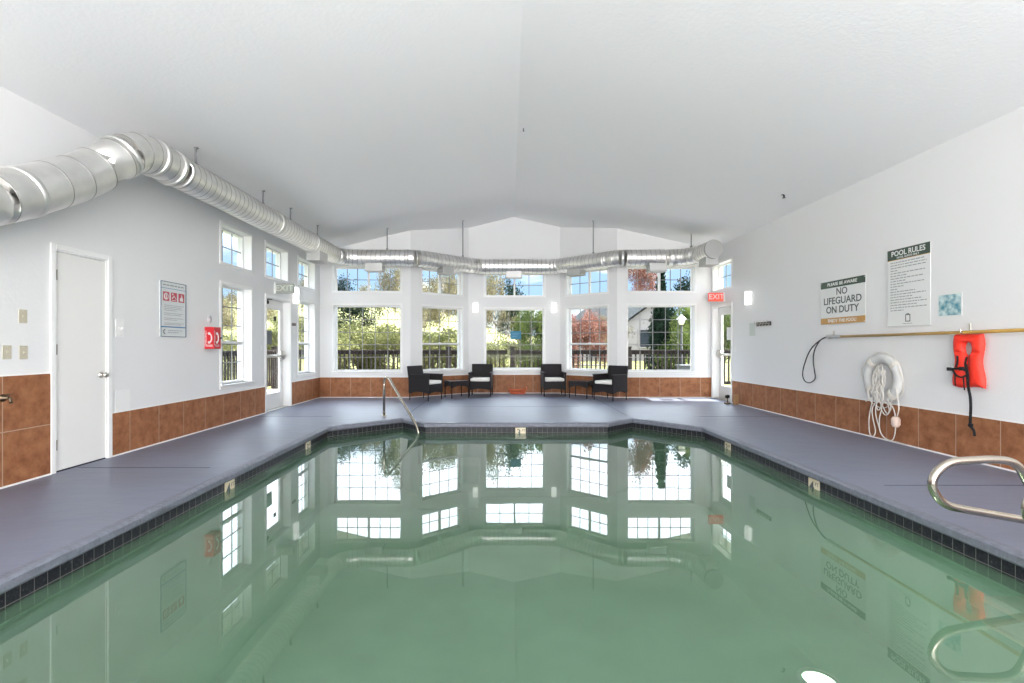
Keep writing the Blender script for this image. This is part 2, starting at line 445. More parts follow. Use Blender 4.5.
# ------------------------------------------------------------------ pool and deck
POOL = [(-2.44, 0.95), (-2.44, 6.99), (-1.56, 7.79), (-1.135, 7.31), (1.62, 7.34), (2.09, 7.77), (2.86, 6.93), (2.86, 0.95)]
def offset(poly, d):
    """move a clockwise polygon outwards by d"""
    out = []; n = len(poly)
    for i in range(n):
        a, b, c = (Vector(poly[i - 1]), Vector(poly[i]), Vector(poly[(i + 1) % n]))
        e1 = (b - a).normalized(); e2 = (c - b).normalized()
        n1 = Vector((-e1.y, e1.x)); n2 = Vector((-e2.y, e2.x))
        m = (n1 + n2).normalized(); k = d / max(0.3, m.dot(n1)); p = b + m * k
        out.append((p.x, p.y))
    return out
def ring_faces(bm, A, za, B, zb, uvl=None, perim=None):
    n = len(A)
    va = [bm.verts.new((x, y, za)) for x, y in A]; vb = [bm.verts.new((x, y, zb)) for x, y in B]
    s = 0
    for i in range(n):
        j = (i + 1) % n
        L_ = (Vector(A[j]) - Vector(A[i])).length
        f = bm.faces.new((va[i], va[j], vb[j], vb[i]))
        if uvl:
            for l, (uu, vv) in zip(f.loops, ((s, za), (s + L_, za), (s + L_, zb), (s, zb))): l[uvl].uv = (uu + 0.0762 * 70, vv + 0.0705 + 0.0762 * 70)
        s += round(L_ / 0.0762) * 0.0762
CO = offset(POOL, 0.07)
bm = new_bm()
outer = [P_LN, P_LF, P_A, P_B, P_C, P_D, P_RF, P_RN]
oo = offset(outer, 0.2)
def loop_edges(poly, z):
    vs = [bm.verts.new((x, y, z)) for x, y in poly]
    return [bm.edges.new((vs[i], vs[(i + 1) % len(vs)])) for i in range(len(vs))]
es = loop_edges(oo, 0) + loop_edges(CO, 0)
bmesh.ops.triangle_fill(bm, edges=es, use_beauty=True)
bad = []
for f in bm.faces:
    if f.normal.z < 0: f.normal_flip()
setup(link('floor', bm, M_DECK), None, kind='structure')
# expansion joints let into the deck
bm = new_bm()
for xa, xb, y in ((-4.0, -2.75, 4.64), (3.17, 4.68, 4.05), (-4.0, -2.75, 8.0), (3.17, 4.68, 8.0)):
    box(bm, xa, xb, y - 0.005, y + 0.005, -0.002, 0.0015)
for xa in (-1.56, 2.09):
    box(bm, xa - 0.004, xa + 0.004, 8.15, 10.9, -0.002, 0.0015)
box(bm, -1.0, 1.5, 9.3, 9.308, -0.002, 0.0015)
setup(link('trim_deck_joints', bm, M_JOINT), None, kind='structure')
# coping with rounded nose
bm = new_bm()
prof = [(0.12, -0.012), (0.072, 0.0015), (0.03, 0.003), (0.012, -0.001), (0.0, -0.014), (0.0, -0.055), (0.012, -0.068), (0.05, -0.072)]
rings = [[bm.verts.new((x, y, z)) for x, y in offset(POOL, d)] for d, z in prof]
for a, b in zip(rings, rings[1:]):
    for i in range(len(a)):
        j = (i + 1) % len(a); bm.faces.new((a[i], a[j], b[j], b[i]))
# finer edge for a hand-trowelled, uneven nose
bmesh.ops.subdivide_edges(bm, edges=[e for e in bm.edges if e.calc_length() > 0.5], cuts=60, use_grid_fill=True)
for v in bm.verts:
    if v.co.z < 0.005 and v.co.z > -0.06 :
        n_ = noise.noise(v.co * 6) * 0.006; v.co.z += n_ * (1 if v.co.z > -0.03 else 0.4)
bmesh.ops.recalc_face_normals(bm, faces=bm.faces)
for f in bm.faces:
    pass
setup(link('trim_pool_coping', bm, M_COPE, smooth=True), None, kind='structure')
# black waterline tile and plaster shell
bm = new_bm(); uvl = bm.loops.layers.uv.new('UVMap')
TI = offset(POOL, 0.03)
ring_faces(bm, TI, -0.0705, TI, -0.0705 - 0.0762 * 2, uvl)
setup(link('trim_waterline_tile', bm, M_PTILE), None, kind='structure')
bm = new_bm()
TP = offset(POOL, 0.034)
zt, zb_ = -0.0705 - 0.0762 * 2, -1.12
ring_faces(bm, TP, zt + 0.01, TP, zb_)
bm.faces.new([bm.verts.new((x, y, zb_)) for x, y in reversed(TP)])
bmesh.ops.remove_doubles(bm, verts=bm.verts, dist=1e-4)
setup(link('pool_shell', bm, M_PLAST), None, kind='structure')
# steps in the far left notch and along the right wall, under water
bm = new_bm()
box(bm, -1.1, -0.3, 6.75, 7.3, -0.75, -0.5, 0.02); box(bm, -1.1, -0.3, 6.45, 6.75, -1.0, -0.75, 0.02)
setup(link('pool_steps', bm, M_PLAST), None, kind='structure')
bm = new_bm()
WZ = -0.158
bm.faces.new([bm.verts.new((x, y, WZ)) for x, y in reversed(offset(POOL, 0.031))])
bm.normal_update()
for f in bm.faces:
    if f.normal.z < 0: f.normal_flip()
setup(link('pool_water', bm, M_WATER), 'still green pool water mirroring the windows', 'water', kind='stuff')

# ------------------------------------------------------------------ wainscot tile and base lines
tn = [0]
def wainscot(W, s0, s1, z1, phase, wname):
    bm = new_bm(); uvl = bm.loops.layers.uv.new('UVMap')
    t = 0.012
    def quad(pts, uvs):
        f = bm.faces.new([bm.verts.new(p) for p in pts])
        for l, q in zip(f.loops, uvs): l[uvl].uv = q
    def uvp(s, z): return (s - phase + 45.2, z + 0.0005 + 4.52)
    quad([W.pt(s0, 0, t), W.pt(s1, 0, t), W.pt(s1, z1, t), W.pt(s0, z1, t)], [uvp(s0, 0.006), uvp(s1, 0.006), uvp(s1, z1 - 0.006), uvp(s0, z1 - 0.006)])
    e = uvp(s0 + 0.1, 0.2)
    quad([W.pt(s0, z1, t), W.pt(s1, z1, t), W.pt(s1, z1, 0), W.pt(s0, z1, 0)], [e] * 4)
    quad([W.pt(s0, 0, 0), W.pt(s0, 0, t), W.pt(s0, z1, t), W.pt(s0, z1, 0)], [e] * 4)
    quad([W.pt(s1, 0, t), W.pt(s1, 0, 0), W.pt(s1, z1, 0), W.pt(s1, z1, t)], [e] * 4)
    tn[0] += 1
    setup(link('trim_%d' % tn[0], bm, M_TILE), None, kind='structure')
    bm = new_bm()
    box(bm, s0, s1, 0, 0.014, t - 0.002, t + 0.008); box(bm, s0, s1, z1, z1 + 0.012, 0.0, t - 0.002)
    o = link('baseboard_%s' % wname, bm, M_WHITE, M=W.frame(0, 0)); setup(o, None, kind='structure')
TZ = 0.45
wainscot(W_L, 0, ly(4.385), 0.905, ly(3.963), 'left_near')
wainscot(W_L, ly(5.085), ly(8.385), TZ, ly(5.327), 'left_middle')
wainscot(W_L, ly(9.455), W_L.len, TZ, ly(10.05), 'left_far')
wainscot(W_FL, 0, W_FL.len, TZ, 0.69, 'far_left')
wainscot(W_AL, 0, W_AL.len, TZ, 0.3, 'bay_left')
wainscot(W_C, 0, W_C.len, TZ, 0.22, 'bay_centre')
wainscot(W_AR, 0, W_AR.len, TZ, 0.2, 'bay_right')
wainscot(W_FR, 0, W_FR.len, TZ, 0.5, 'far_right')
wainscot(W_R, ry(9.94), W_R.len, TZ, ry(5.508), 'right')

# ------------------------------------------------------------------ windows
wn = [0]
def window(W, s0, s1, z0, z1, cols, rows, double=False, meet=False, sill=False):
    wn[0] += 1
    w, h = s1 - s0, z1 - z0; cx = (s0 + s1) / 2
    root = thing('window_%d' % wn[0], None, None, W.frame(cx, z0), kind='structure')
    a, b = -w / 2, w / 2
    bm = new_bm(); c = 0.04; t = 0.014
    box(bm, a - c, a, -c, h + c, 0.001, t, 0.003); box(bm, b, b + c, -c, h + c, 0.001, t, 0.003)
    box(bm, a, b, h, h + c, 0.001, t, 0.003)
    if not sill: box(bm, a, b, -c, 0, 0.001, t, 0.003)
    link('casing', bm, M_WHITE, root)
    if sill:
        bm = new_bm(); box(bm, a - c - 0.01, b + c + 0.01, -0.022, 0.0, -0.10, 0.045, 0.004); box(bm, a - c, b + c, -0.06, -0.022, 0.001, 0.02, 0.003)
        link('sill', bm, M_WHITE, root)
    bm = new_bm(); f = 0.026; g = -0.15
    box(bm, a, a + f, 0, h, g - 0.03, g + 0.03); box(bm, b - f, b, 0, h, g - 0.03, g + 0.03)
    box(bm, a + f, b - f, 0, f, g - 0.03, g + 0.03); box(bm, a + f, b - f, h - f, h, g - 0.03, g + 0.03)
    if double: box(bm, -0.022, 0.022, f, h - f, g - 0.03, g + 0.03)
    link('window_frame', bm, M_FRAMEG, root)
    if meet:
        bm = new_bm(); m = h * 0.42
        box(bm, a + f, b - f, m - 0.018, m + 0.018, g - 0.02, g + 0.028); box(bm, -0.03, 0.03, m + 0.018, m + 0.03, g, g + 0.03)
        link('meeting_rail', bm, M_FRAMEG, root)
    bm = new_bm(); q = 0.0075
    ranges = [(a + f, -0.022), (0.022, b - f)] if double else [(a + f, b - f)]
    for (p0, p1) in ranges:
        nc = cols // 2 if double else cols
        for i in range(1, nc):
            x = p0 + (p1 - p0) * i / nc; box(bm, x - q, x + q, f, h - f, g - 0.004, g + 0.007)
        for j in range(1, rows):
            y = f + (h - 2 * f) * j / rows; box(bm, p0, p1, y - q, y + q, g - 0.004, g + 0.0065)
    link('muntins', bm, M_GREY, root)
    bm = new_bm(); box(bm, a + f, b - f, f, h - f, g - 0.012, g - 0.008)
    link('pane', bm, M_GLASS, root)
    return root
for r, W, c, ml in ((wl1, W_L, 3, True), (wl3, W_L, 3, True)):
    window(W, *r, *LO, c, 5, meet=ml, sill=True); window(W, *r, *HI, c, 2)
window(W_L, *wl2, *HI, 3, 2)
window(W_FL, *wf1, *LO, 5, 5, sill=True); window(W_FL, *wf1, *HI, 6, 2, double=True)
window(W_AL, *wal, *LO, 4, 5, meet=True, sill=True); window(W_AL, *wal, *HI, 4, 2, double=True)
wcl = window(W_C, *wc, *LO, 5, 5, sill=True); window(W_C, *wc, *HI, 4, 2, double=True)
window(W_AR, *war, *LO, 4, 5, meet=True, sill=True); window(W_AR, *war, *HI, 4, 2, double=True)
window(W_FR, *wf5, *LO, 5, 5, sill=True); window(W_FR, *wf5, *HI, 6, 2, double=True)
window(W_R, *wr, *HI, 3, 2)

# ------------------------------------------------------------------ doors
def door_casing(root, w, h, c=0.05, deep=True):
    bm = new_bm()
    box(bm, -w / 2 - c, -w / 2, 0, h + c, 0.001, 0.018, 0.003); box(bm, w / 2, w / 2 + c, 0, h + c, 0.001, 0.018, 0.003)
    box(bm, -w / 2, w / 2, h, h + c, 0.001, 0.018, 0.003)
    box(bm, -w / 2, -w / 2 + 0.012, 0, h, -0.2, 0.001); box(bm, w / 2 - 0.012, w / 2, 0, h, -0.2, 0.001)
    box(bm, -w / 2 + 0.012, w / 2 - 0.012, h - 0.012, h, -0.2, 0.001)
    link('door_casing', bm, M_WHITE, root)
d1 = thing('door_1', None, None, W_L.frame(sum(dl1) / 2, 0.0), kind='structure')
w = dl1[1] - dl1[0]
door_casing(d1, w, 2.03, 0.052)
bm = new_bm(); box(bm, -w / 2 + 0.014, w / 2 - 0.014, 0.012, 2.014, -0.045, -0.006, 0.002); leaf = link('door_leaf', bm, M_DOORW, d1)
for z in (0.25, 1.12, 1.80):
    bm = new_bm(); box(bm, -w / 2 + 0.004, -w / 2 + 0.024, z - 0.045, z + 0.045, -0.008, 0.004, 0.002); cyl(bm, (-w / 2 + 0.014, z - 0.047, 0.004), (-w / 2 + 0.014, z + 0.047, 0.004), 0.006)
    link('hinge', bm, M_BRASS, leaf)
bm = new_bm(); kx = w / 2 - 0.07
lathe(bm, [(0, -0.001), (0.032, -0.001), (0.032, 0.006), (0.012, 0.01), (0.012, 0.03), (0.024, 0.038), (0.028, 0.052), (0.020, 0.066), (0, 0.07)], 20, T(kx, 0.86, -0.006))
link('door_knob', bm, M_NICKEL, leaf)
bm = new_bm(); box(bm, -w / 2 + 0.014, w / 2 - 0.014, 0, 0.010, -0.2, -0.002); link('threshold', bm, M_JOINT, d1)
bm = new_bm(); box(bm, -w / 2 - 0.1, w / 2 + 0.1, 0, 2.1, -0.27, -0.23); setup(link('wall_closet_back', bm, M_WALL, M=W_L.frame(sum(dl1) / 2, 0.0)), None, kind='structure')

def glazed_door(name, W, s, hinge, h=2.0):
    w = s[1] - s[0]
    root = thing(name, None, None, W.frame(sum(s) / 2, 0.0), kind='structure')
    door_casing(root, w, h)
    a, b = -w / 2 + 0.014, w / 2 - 0.014; st = 0.125; g0, g1 = -0.165, -0.125
    bm = new_bm()
    box(bm, a, a + st, 0.015, h - 0.014, g0, g1, 0.002); box(bm, b - st, b, 0.015, h - 0.014, g0, g1, 0.002)
    box(bm, a + st, b - st, 0.015, 0.27, g0, g1, 0.002); box(bm, a + st, b - st, h - 0.16, h - 0.014, g0, g1, 0.002)
    for (x0_, x1_, y0_, y1_) in ((a + st, a + st + 0.018, 0.27, h - 0.16), (b - st - 0.018, b - st, 0.27, h - 0.16), (a + st, b - st, 0.27, 0.288), (a + st, b - st, h - 0.178, h - 0.16)):
        box(bm, x0_, x1_, y0_, y1_, g1 - 0.005, g1 + 0.008)
    leaf = link('door_leaf', bm, M_DOORW, root)
    bm = new_bm(); box(bm, a + st, b - st, 0.27, h - 0.16, -0.147, -0.143); link('pane', bm, M_GLASS, leaf)
    bm = new_bm(); x = b - 0.09 if hinge == 'l' else a + 0.09
    tube(bm, [(a + 0.06, 0.97, g1 + 0.05), (b - 0.06, 0.97, g1 + 0.05)], 0.024, 12)
    for xx in (a + 0.06, b - 0.06): box(bm, xx - 0.03, xx + 0.03, 0.93, 1.01, g1, g1 + 0.07, 0.006)
    lathe(bm, [(0, 0.075), (0.05, 0.075), (0.085, 0.05), (0.095, 0.0), (0, 0.0)], 24, T(x, 0.98, g1))
    link('panic_bar', bm, M_NICKEL, leaf)
    bm = new_bm(); x = a + 0.12 if hinge == 'l' else b - 0.12
    box(bm, x - 0.1, x + 0.14, h - 0.10, h - 0.04, g1, g1 + 0.05, 0.006)
    tube(bm, [(x + 0.1, h - 0.05, g1 + 0.04), (x - 0.02, h - 0.03, -0.03), (x + 0.15, h - 0.02, -0.03)], 0.008, 8)
    link('door_closer', bm, M_BLACKM if hinge == 'l' else M_NICKEL, leaf)
    bm = new_bm(); box(bm, -w / 2 + 0.012, w / 2 - 0.012, 0.0, 0.014, -0.21, -0.02, 0.003); link('threshold', bm, M_NICKEL, root)
    return root
d2 = glazed_door('door_2', W_L, dl2, 'l')
d3 = glazed_door('door_3', W_R, dr, 'r')
def paper(name, W, s0, s1, z0, z1, w0, m, label, cat):
    bm = new_bm(); box(bm, -(s1 - s0) / 2, (s1 - s0) / 2, 0, z1 - z0, 0, 0.002)
    return setup(link(name, bm, m, M=W.frame((s0 + s1) / 2, z0, w0)), label, cat)
paper('door_notice', W_L, ly(8.72), ly(8.96), 1.18, 1.43, -0.142, mat('grey_notice', (0.10, 0.11, 0.13), 0.5), 'small dark grey notice on glass of the left far door', 'notice')
paper('door_plate', W_L, ly(9.03), ly(9.13), 1.62, 1.70, -0.142, M_BLACKM, 'tiny black sticker high on left far door glass', 'sticker')
paper('door_flyer', W_R, ry(10.50), ry(10.28), 1.28, 1.55, -0.142, M_SIGNW, 'white paper flyer on glass of right far door', 'notice')
# blue notice on the centre window
bm = new_bm(); box(bm, -0.13, 0.13, 0, 0.20, 0, 0.003, 0.0)
n_ = setup(link('window_notice', bm, M_TEAL, M=W_C.frame(1.155, 0.605 + 0.715, -0.138)), 'blue rectangular notice stuck on the centre window pane', 'notice')
bm = new_bm()
for k in range(3): box(bm, -0.09, 0.09 - 0.03 * k, 0.145 - 0.04 * k, 0.152 - 0.04 * k, 0.003, 0.0036)
link('printed_lines', bm, mat('pale_blue_ink', (0.15, 0.42, 0.6), 0.5), n_)

# ------------------------------------------------------------------ spiral duct
DH = CAMZ + 1.865; DR = 0.173
duct = thing('spiral_air_duct', 'long silver spiral air duct hung below the ceiling around the room', 'air duct', T(-3.45, 4.9, DH))
off = Vector((-3.45, 4.9, DH))
def duct_tube(name, pts, r=DR, pitch=0.10, m=None, n=40, seams=True, rad=0.25):
    P = fillet(pts, rad, 7) if len(pts) > 2 and rad > 0 else [Vector(p) for p in pts]
    Q = [P[0]]; acc = 0; rad_l = [r]; ms = []
    # resample with raised beads
    out = [(P[0], r)]; nextb = pitch * 0.5; dist = 0
    for a, b in zip(P, P[1:]):
        L_ = (b - a).length; d = b - a
        while seams and nextb < dist + L_:
            t = (nextb - dist) / L_; u = d.normalized(); c = a + d * t
            out += [(c - u * 0.014, r), (c - u * 0.004, r), (c - u * 0.002, r + 0.0026), (c + u * 0.002, r + 0.0026), (c + u * 0.004, r), (c + u * 0.014, r)]
            nextb += pitch
        dist += L_; out.append((b, r))
    pts2 = [(c - off) for c, _ in out]; rr = [q for _, q in out]
    # drop near duplicates
    p3, r3 = [pts2[0]], [rr[0]]
    for p_, q in zip(pts2[1:], rr[1:]):
        if (p_ - p3[-1]).length > 0.0015: p3.append(p_); r3.append(q)
    mi = [1 if max(r3[i], r3[i + 1]) > r + 0.001 else 0 for i in range(len(p3) - 1)]
    bm = new_bm(); tube(bm, p3, r3, n, True, mats=mi)
    return link(name, bm, [m or M_DUCT, M_SEAM], duct)
whole = fillet([(-3.60, -6.9, CAMZ + 0.70), (-3.60, 2.6, CAMZ + 0.70), (-3.60, 3.5, CAMZ + 1.05), (-3.58, 4.15, CAMZ + 1.42), (-3.46, 4.66, DH + 0.01), (-3.45, 5.2, DH), (-3.42, 10.0, DH), (-3.30, 10.28, DH), (-3.0, 10.38, DH)], 0.2, 7)
cut = [i for i, p in enumerate(whole) if p.y > 4.42][0]; cut2 = [i for i, p in enumerate(whole) if p.y > 5.1][0]
duct_tube('rising_pipe', whole[:cut + 1], r=DR + 0.012, pitch=0.24, rad=0)
duct_tube('elbow_pipe', whole[cut:cut2 + 1], r=DR + 0.006, pitch=0.12, rad=0)
duct_tube('left_pipe', whole[cut2:], rad=0)
for i in (cut - 9, cut, cut2 - 3, cut2):
    c = whole[i] - off; u = (whole[i + 1] - whole[i - 1]).normalized()
    bm = new_bm(); tube(bm, [c - u * 0.022, c - u * 0.018, c + u * 0.018, c + u * 0.022], [DR + 0.008, DR + 0.020, DR + 0.020, DR + 0.008], 40); link('joint_band', bm, M_DUCT, duct)
duct_tube('far_left_pipe', [(-3.05, 10.38, DH), (-1.95, 10.38, DH)])
duct_tube('bay_left_pipe', [(-2.0, 10.38, DH), (-1.80, 10.40, DH), (-0.62, 11.42, DH), (-0.45, 11.48, DH)], rad=0.10)
duct_tube('bay_centre_pipe', [(-0.5, 11.48, DH), (1.18, 11.48, DH)])
duct_tube('bay_right_pipe', [(1.12, 11.48, DH), (1.32, 11.46, DH), (2.28, 10.62, DH), (2.45, 10.45, DH)], rad=0.10)
duct_tube('far_right_pipe', [(2.42, 10.48, DH), (2.55, 10.38, DH), (3.75, 10.36, DH), (4.07, 10.05, DH), (4.10, 9.45, DH)], rad=0.30)
for c, u in (((-3.43, 7.4), (0, 1)), ((-3.42, 8.8), (0, 1)), ((-3.02, 10.38), (1, 0)), ((-1.97, 10.38), (1, 0)), ((-0.47, 11.48), (1, 0)), ((1.15, 11.48), (1, 0)), ((2.43, 10.47), (0.77, -0.64))):
    c = Vector((c[0], c[1], DH)) - off; u = Vector((*u, 0)).normalized()
    bm = new_bm(); tube(bm, [c - u * 0.02, c - u * 0.016, c + u * 0.016, c + u * 0.02], [DR + 0.001, DR + 0.006, DR + 0.006, DR + 0.001], 40)
    link('joint_band', bm, M_DUCT, duct)
bm = new_bm(); c = Vector((4.10, 9.45, DH)) - off
tube(bm, [c, c + Vector((0, -0.05, 0))], DR + 0.006, 40); link('end_cap', bm, mat('cap_metal', (0.40, 0.40, 0.39), 0.55, 0.5), duct)
# outlet boxes under the duct
def register(x, y, ang, w=0.36, h=0.14, d=0.24, drop=0.0):
    M = T(x - off.x, y - off.y, -DR - h * 0.72 - drop) @ RZ(ang)
    bm = new_bm(); box(bm, -w / 2, w / 2, -d / 2, d / 2, 0, h + 0.05, 0.004, M)
    o = link('outlet_box', bm, M_REG, duct)
    bm = new_bm(); box(bm, -w / 2 - 0.012, w / 2 + 0.012, -d / 2 - 0.012, d / 2 + 0.012, -0.012, 0.004, 0.002, M)
    for k in range(5):
        y_ = -d / 2 + d * (k + 0.5) / 5; box(bm, -w / 2 + 0.02, w / 2 - 0.02, y_ - 0.006, y_ + 0.006, -0.02, -0.011, 0, M)
    link('grille', bm, M_REG, o)
register(-3.42, 9.15, PI / 2, w=0.42, h=0.16)
register(-2.66, 10.38, 0, w=0.36, h=0.14)
register(-1.22, 10.88, 0.69, w=0.28, h=0.12)
register(0.31, 11.48, 0, w=0.36, h=0.12)
register(1.72, 11.11, -0.72, w=0.34, h=0.12)
register(3.30, 10.37, 0, w=0.36, h=0.15)
register(4.10, 9.66, PI / 2, w=0.34, h=0.14)
# threaded hanger rods up to the ceiling
for x, y in ((-3.45, 5.55), (-3.44, 7.1), (-3.43, 8.0), (-3.42, 9.15), (-2.40, 10.38), (-0.86, 11.2), (2.05, 10.83), (3.95, 10.15)):
    bm = new_bm(); zt_ = H(x) + 0.01 - DH
    cyl(bm, (x - off.x, y - off.y, DR - 0.005), (x - off.x, y - off.y, zt_), 0.012, n=8)
    lathe(bm, [(0, zt_ - 0.015), (0.03, zt_ - 0.013), (0.03, zt_ - 0.002), (0, zt_ - 0.002)], 12, T(x - off.x, y - off.y, 0))
    box(bm, x - off.x - 0.02, x - off.x + 0.02, y - off.y - 0.02, y - off.y + 0.02, DR - 0.01, DR + 0.03, 0.003)
    link('hanger_rod', bm, M_GREY, duct)

# ------------------------------------------------------------------ wall fittings
def plate(W, s, z, w, h, m, label, name='switch_plate', cat='switch', toggles=1, group=None, lug=True):
    root = thing(name, label, cat, W.frame(s, z), group=group)
    bm = new_bm(); box(bm, -w / 2, w / 2, -h / 2, h / 2, 0, 0.006, 0.002); link('cover_plate', bm, m, root)
    if lug:
        for k in range(toggles):
            x = (k - (toggles - 1) / 2) * 0.046
            bm = new_bm(); box(bm, x - 0.005, x + 0.005, -0.012, 0.012, 0.006, 0.009); box(bm, x - 0.004, x + 0.004, -0.002, 0.010, 0.009, 0.018, 0.001)
            link('toggle', bm, m, root)
    for q in (-1, 1):
        bm = new_bm(); lathe(bm, [(0.0035, 0.006), (0.003, 0.0075), (0, 0.0075)], 8, T(0, q * h * 0.4, 0)); link('screw', bm, M_NICKEL, root)
    return root
def yl(px): return 1979.6 / (500.5 - px)
def yr(px): return 2307.9 / (px - 500.5)
plate(W_L, ly(yl(22.5)), 1.152 + 0.250, 0.075, 0.115, M_ALM, 'almond switch plate, upper one of three beside the white door')
plate(W_L, ly(yl(6.5)), 1.152 - 0.052, 0.075, 0.115, M_ALM, 'almond switch plate, lower row, farther from the white door')
plate(W_L, ly(yl(23)), 1.152 - 0.055, 0.075, 0.115, M_ALM, 'almond switch plate, lower row, nearer the white door', )
plate(W_L, ly(yl(119.5)), 1.152 + 0.19, 0.115, 0.19, M_PLW, 'white double switch plate right of the white door', toggles=2)
r_ = plate(W_L, ly(yl(122.5)), 1.152 - 0.585, 0.20, 0.24, M_PLW, 'white square access cover just above tiles beside the white door', 'access_cover', 'cover', lug=False)
plate(W_L, ly(8.28), 1.12, 0.06, 0.10, M_PLW, 'white switch plate between left window and left far door')
plate(W_R, ry(9.82), 1.10, 0.06, 0.10, M_PLW, 'white switch plate right of the right far door')
plate(W_L, ly(9.60), 0.56, 0.06, 0.10, M_PLW, 'white outlet plate low between left far door and corner window', 'outlet_plate', 'outlet', lug=False)
# hose tap in the near left tile
root = thing('hose_tap', 'small brass hose tap on the brown tiles left of white door', 'tap', W_L.frame(ly(yl(1)), 1.152 - 0.42, 0.012))
bm = new_bm(); lathe(bm, [(0, 0), (0.03, 0), (0.03, 0.006), (0.012, 0.01), (0.012, 0.05), (0, 0.05)], 16); tube(bm, [(0, 0, 0.04), (0, -0.005, 0.06), (0.0, -0.045, 0.07)], 0.011, 10); link('spout', bm, M_BRASS, root)
bm = new_bm(); box(bm, -0.03, 0.03, 0.022, 0.03, 0.035, 0.045, 0.002); cyl(bm, (0, 0, 0.04), (0, 0.025, 0.04), 0.005); link('handle', bm, M_BRASS, root)

def wordlines(bm, x0, x1, y, h, z, words):
    x = x0
    while x < x1 - 0.01:
        l = R.uniform(*words)
        l = min(l, x1 - x); box(bm, x, x + l, y, y + h, z, z + 0.0005); x += l + h * 0.9
# water-safety notice on the left wall
root = thing('safety_notice', 'white framed notice with three red pictograms beside red phone box', 'sign', W_L.frame(ly((yl(159) + yl(185)) / 2), 1.152 + 0.11))
w, h = 0.47, 0.67
bm = new_bm(); box(bm, -w / 2, w / 2, 0, h, 0.0, 0.014, 0.002); link('panel', bm, mat('notice_paper', (0.62, 0.64, 0.64), 0.3), root)
bm = new_bm()
for a in (-w / 2, w / 2 - 0.008): box(bm, a, a + 0.008, 0, h, 0.014, 0.02)
box(bm, -w / 2, w / 2, 0, 0.008, 0.014, 0.02); box(bm, -w / 2, w / 2, h - 0.008, h, 0.014, 0.02)
link('frame', bm, mat('frame_dark_blue', (0.08, 0.12, 0.18), 0.4), root)
for y_, t_ in ((h - 0.085, 0.006), (0.115, 0.014)):
    bm = new_bm(); box(bm, -w / 2 + 0.015, w / 2 - 0.015, y_, y_ + t_, 0.014, 0.0155); link('blue_rule', bm, M_BLUE, root)
for k in range(3):
    x = -0.135 + 0.14 * k; bm = new_bm(); box(bm, x - 0.055, x + 0.055, 0.435, 0.545, 0.014, 0.0155, 0.0)
    p = link('pictogram', bm, M_PRED, root); bm = new_bm()
    if k == 0: lathe(bm, [(0.028, 0.0155), (0.042, 0.0155), (0.042, 0.0162), (0.028, 0.0162)], 20, T(x, 0.49, 0)); box(bm, x - 0.008, x + 0.008, 0.465, 0.515, 0.0155, 0.0162)
    elif k == 1:
        tube(bm, [(x - 0.035, 0.47, 0.0158), (x, 0.505, 0.0158), (x + 0.035, 0.465, 0.0158)], 0.006, 6); lathe(bm, [(0, 0.0155), (0.012, 0.0155), (0, 0.0165)], 12, T(x - 0.02, 0.525, 0)); box(bm, x - 0.04, x + 0.04, 0.445, 0.453, 0.0155, 0.0162)
    else:
        box(bm, x - 0.03, x + 0.03, 0.45, 0.49, 0.0155, 0.0162); lathe(bm, [(0, 0.0155), (0.013, 0.0155), (0, 0.0165)], 12, T(x + 0.005, 0.52, 0)); box(bm, x - 0.008, x + 0.02, 0.49, 0.508, 0.0155, 0.0162)
    link('symbol', bm, M_SIGNW, p)
bm = new_bm(); wordlines(bm, -0.19, 0.19, h - 0.05, 0.014, 0.0142, (0.03, 0.07))
for i, y_ in enumerate((0.38, 0.36, 0.34, 0.32, 0.285, 0.265, 0.225, 0.205, 0.165, 0.148)):
    wordlines(bm, -0.17, (0.19, 0.14, 0.18, 0.06)[i % 4], y_, 0.006, 0.0142, (0.01, 0.035))
wordlines(bm, -0.10, 0.17, 0.075, 0.008, 0.0142, (0.01, 0.04)); wordlines(bm, -0.10, 0.10, 0.05, 0.008, 0.0142, (0.01, 0.04))
link('printed_lines', bm, M_INKL, root)
bm = new_bm(); tube(bm, [(-0.16, 0.09, 0.0155), (-0.18, 0.075, 0.0155), (-0.18, 0.05, 0.0155), (-0.16, 0.035, 0.0155)], 0.006, 6); link('phone_symbol', bm, M_INK, root)

# red emergency phone box
root = thing('emergency_phone_box', 'red emergency phone box with white handset symbols beside the left window', 'phone box', W_L.frame(ly(6.77), 1.152 - 0.04))
bm = new_bm(); box(bm, -0.085, 0.085, 0, 0.30, 0.0, 0.128, 0.004); link('box', bm, M_RED, root)
bm = new_bm(); cyl(bm, (0.06, 0.15, 0.128), (0.06, 0.15, 0.15), 0.012); link('latch', bm, M_BLACKM, root)
def handset(M, nm, s=1.0):
    bm = new_bm()
    P = [Vector((0.034 * s * math.cos(a) * 1.0 - 0.012, 0.15 + 0.062 * s * math.sin(a), 0)) for a in [math.radians(t) for t in range(-80, 81, 16)]]
    tube(bm, [M @ p for p in P], 0.0085, 8)
    for e in (P[0], P[-1]): lathe(bm, [(0, -0.002), (0.018 * s, -0.002), (0.018 * s, 0.004), (0, 0.004)], 12, M @ T(e.x - 0.004, e.y, 0))
    link(nm, bm, M_PLW, root)
Mf = T(0.0, 0, 0.128)
Ms = Matrix(((0, 0, -1, -0.085), (0, 1, 0, 0), (1, 0, 0, 0.064), (0, 0, 0, 1)))   # the face towards the near end
handset(Mf, 'handset_symbol'); handset(Ms @ T(0.012, 0, 0), 'handset_symbol')
for Mx in (T(-0.062, 0.15, 0.1285) @ Matrix.Rotation(PI / 2, 4, 'Z'), Ms @ T(-0.045, 0.15, 0.0005) @ Matrix.Rotation(PI / 2, 4, 'Z')):
    text_obj('EMERGENCY', 0.036, M_PLW, root, 0, 0, 0, M=Mx)
bm = new_bm()
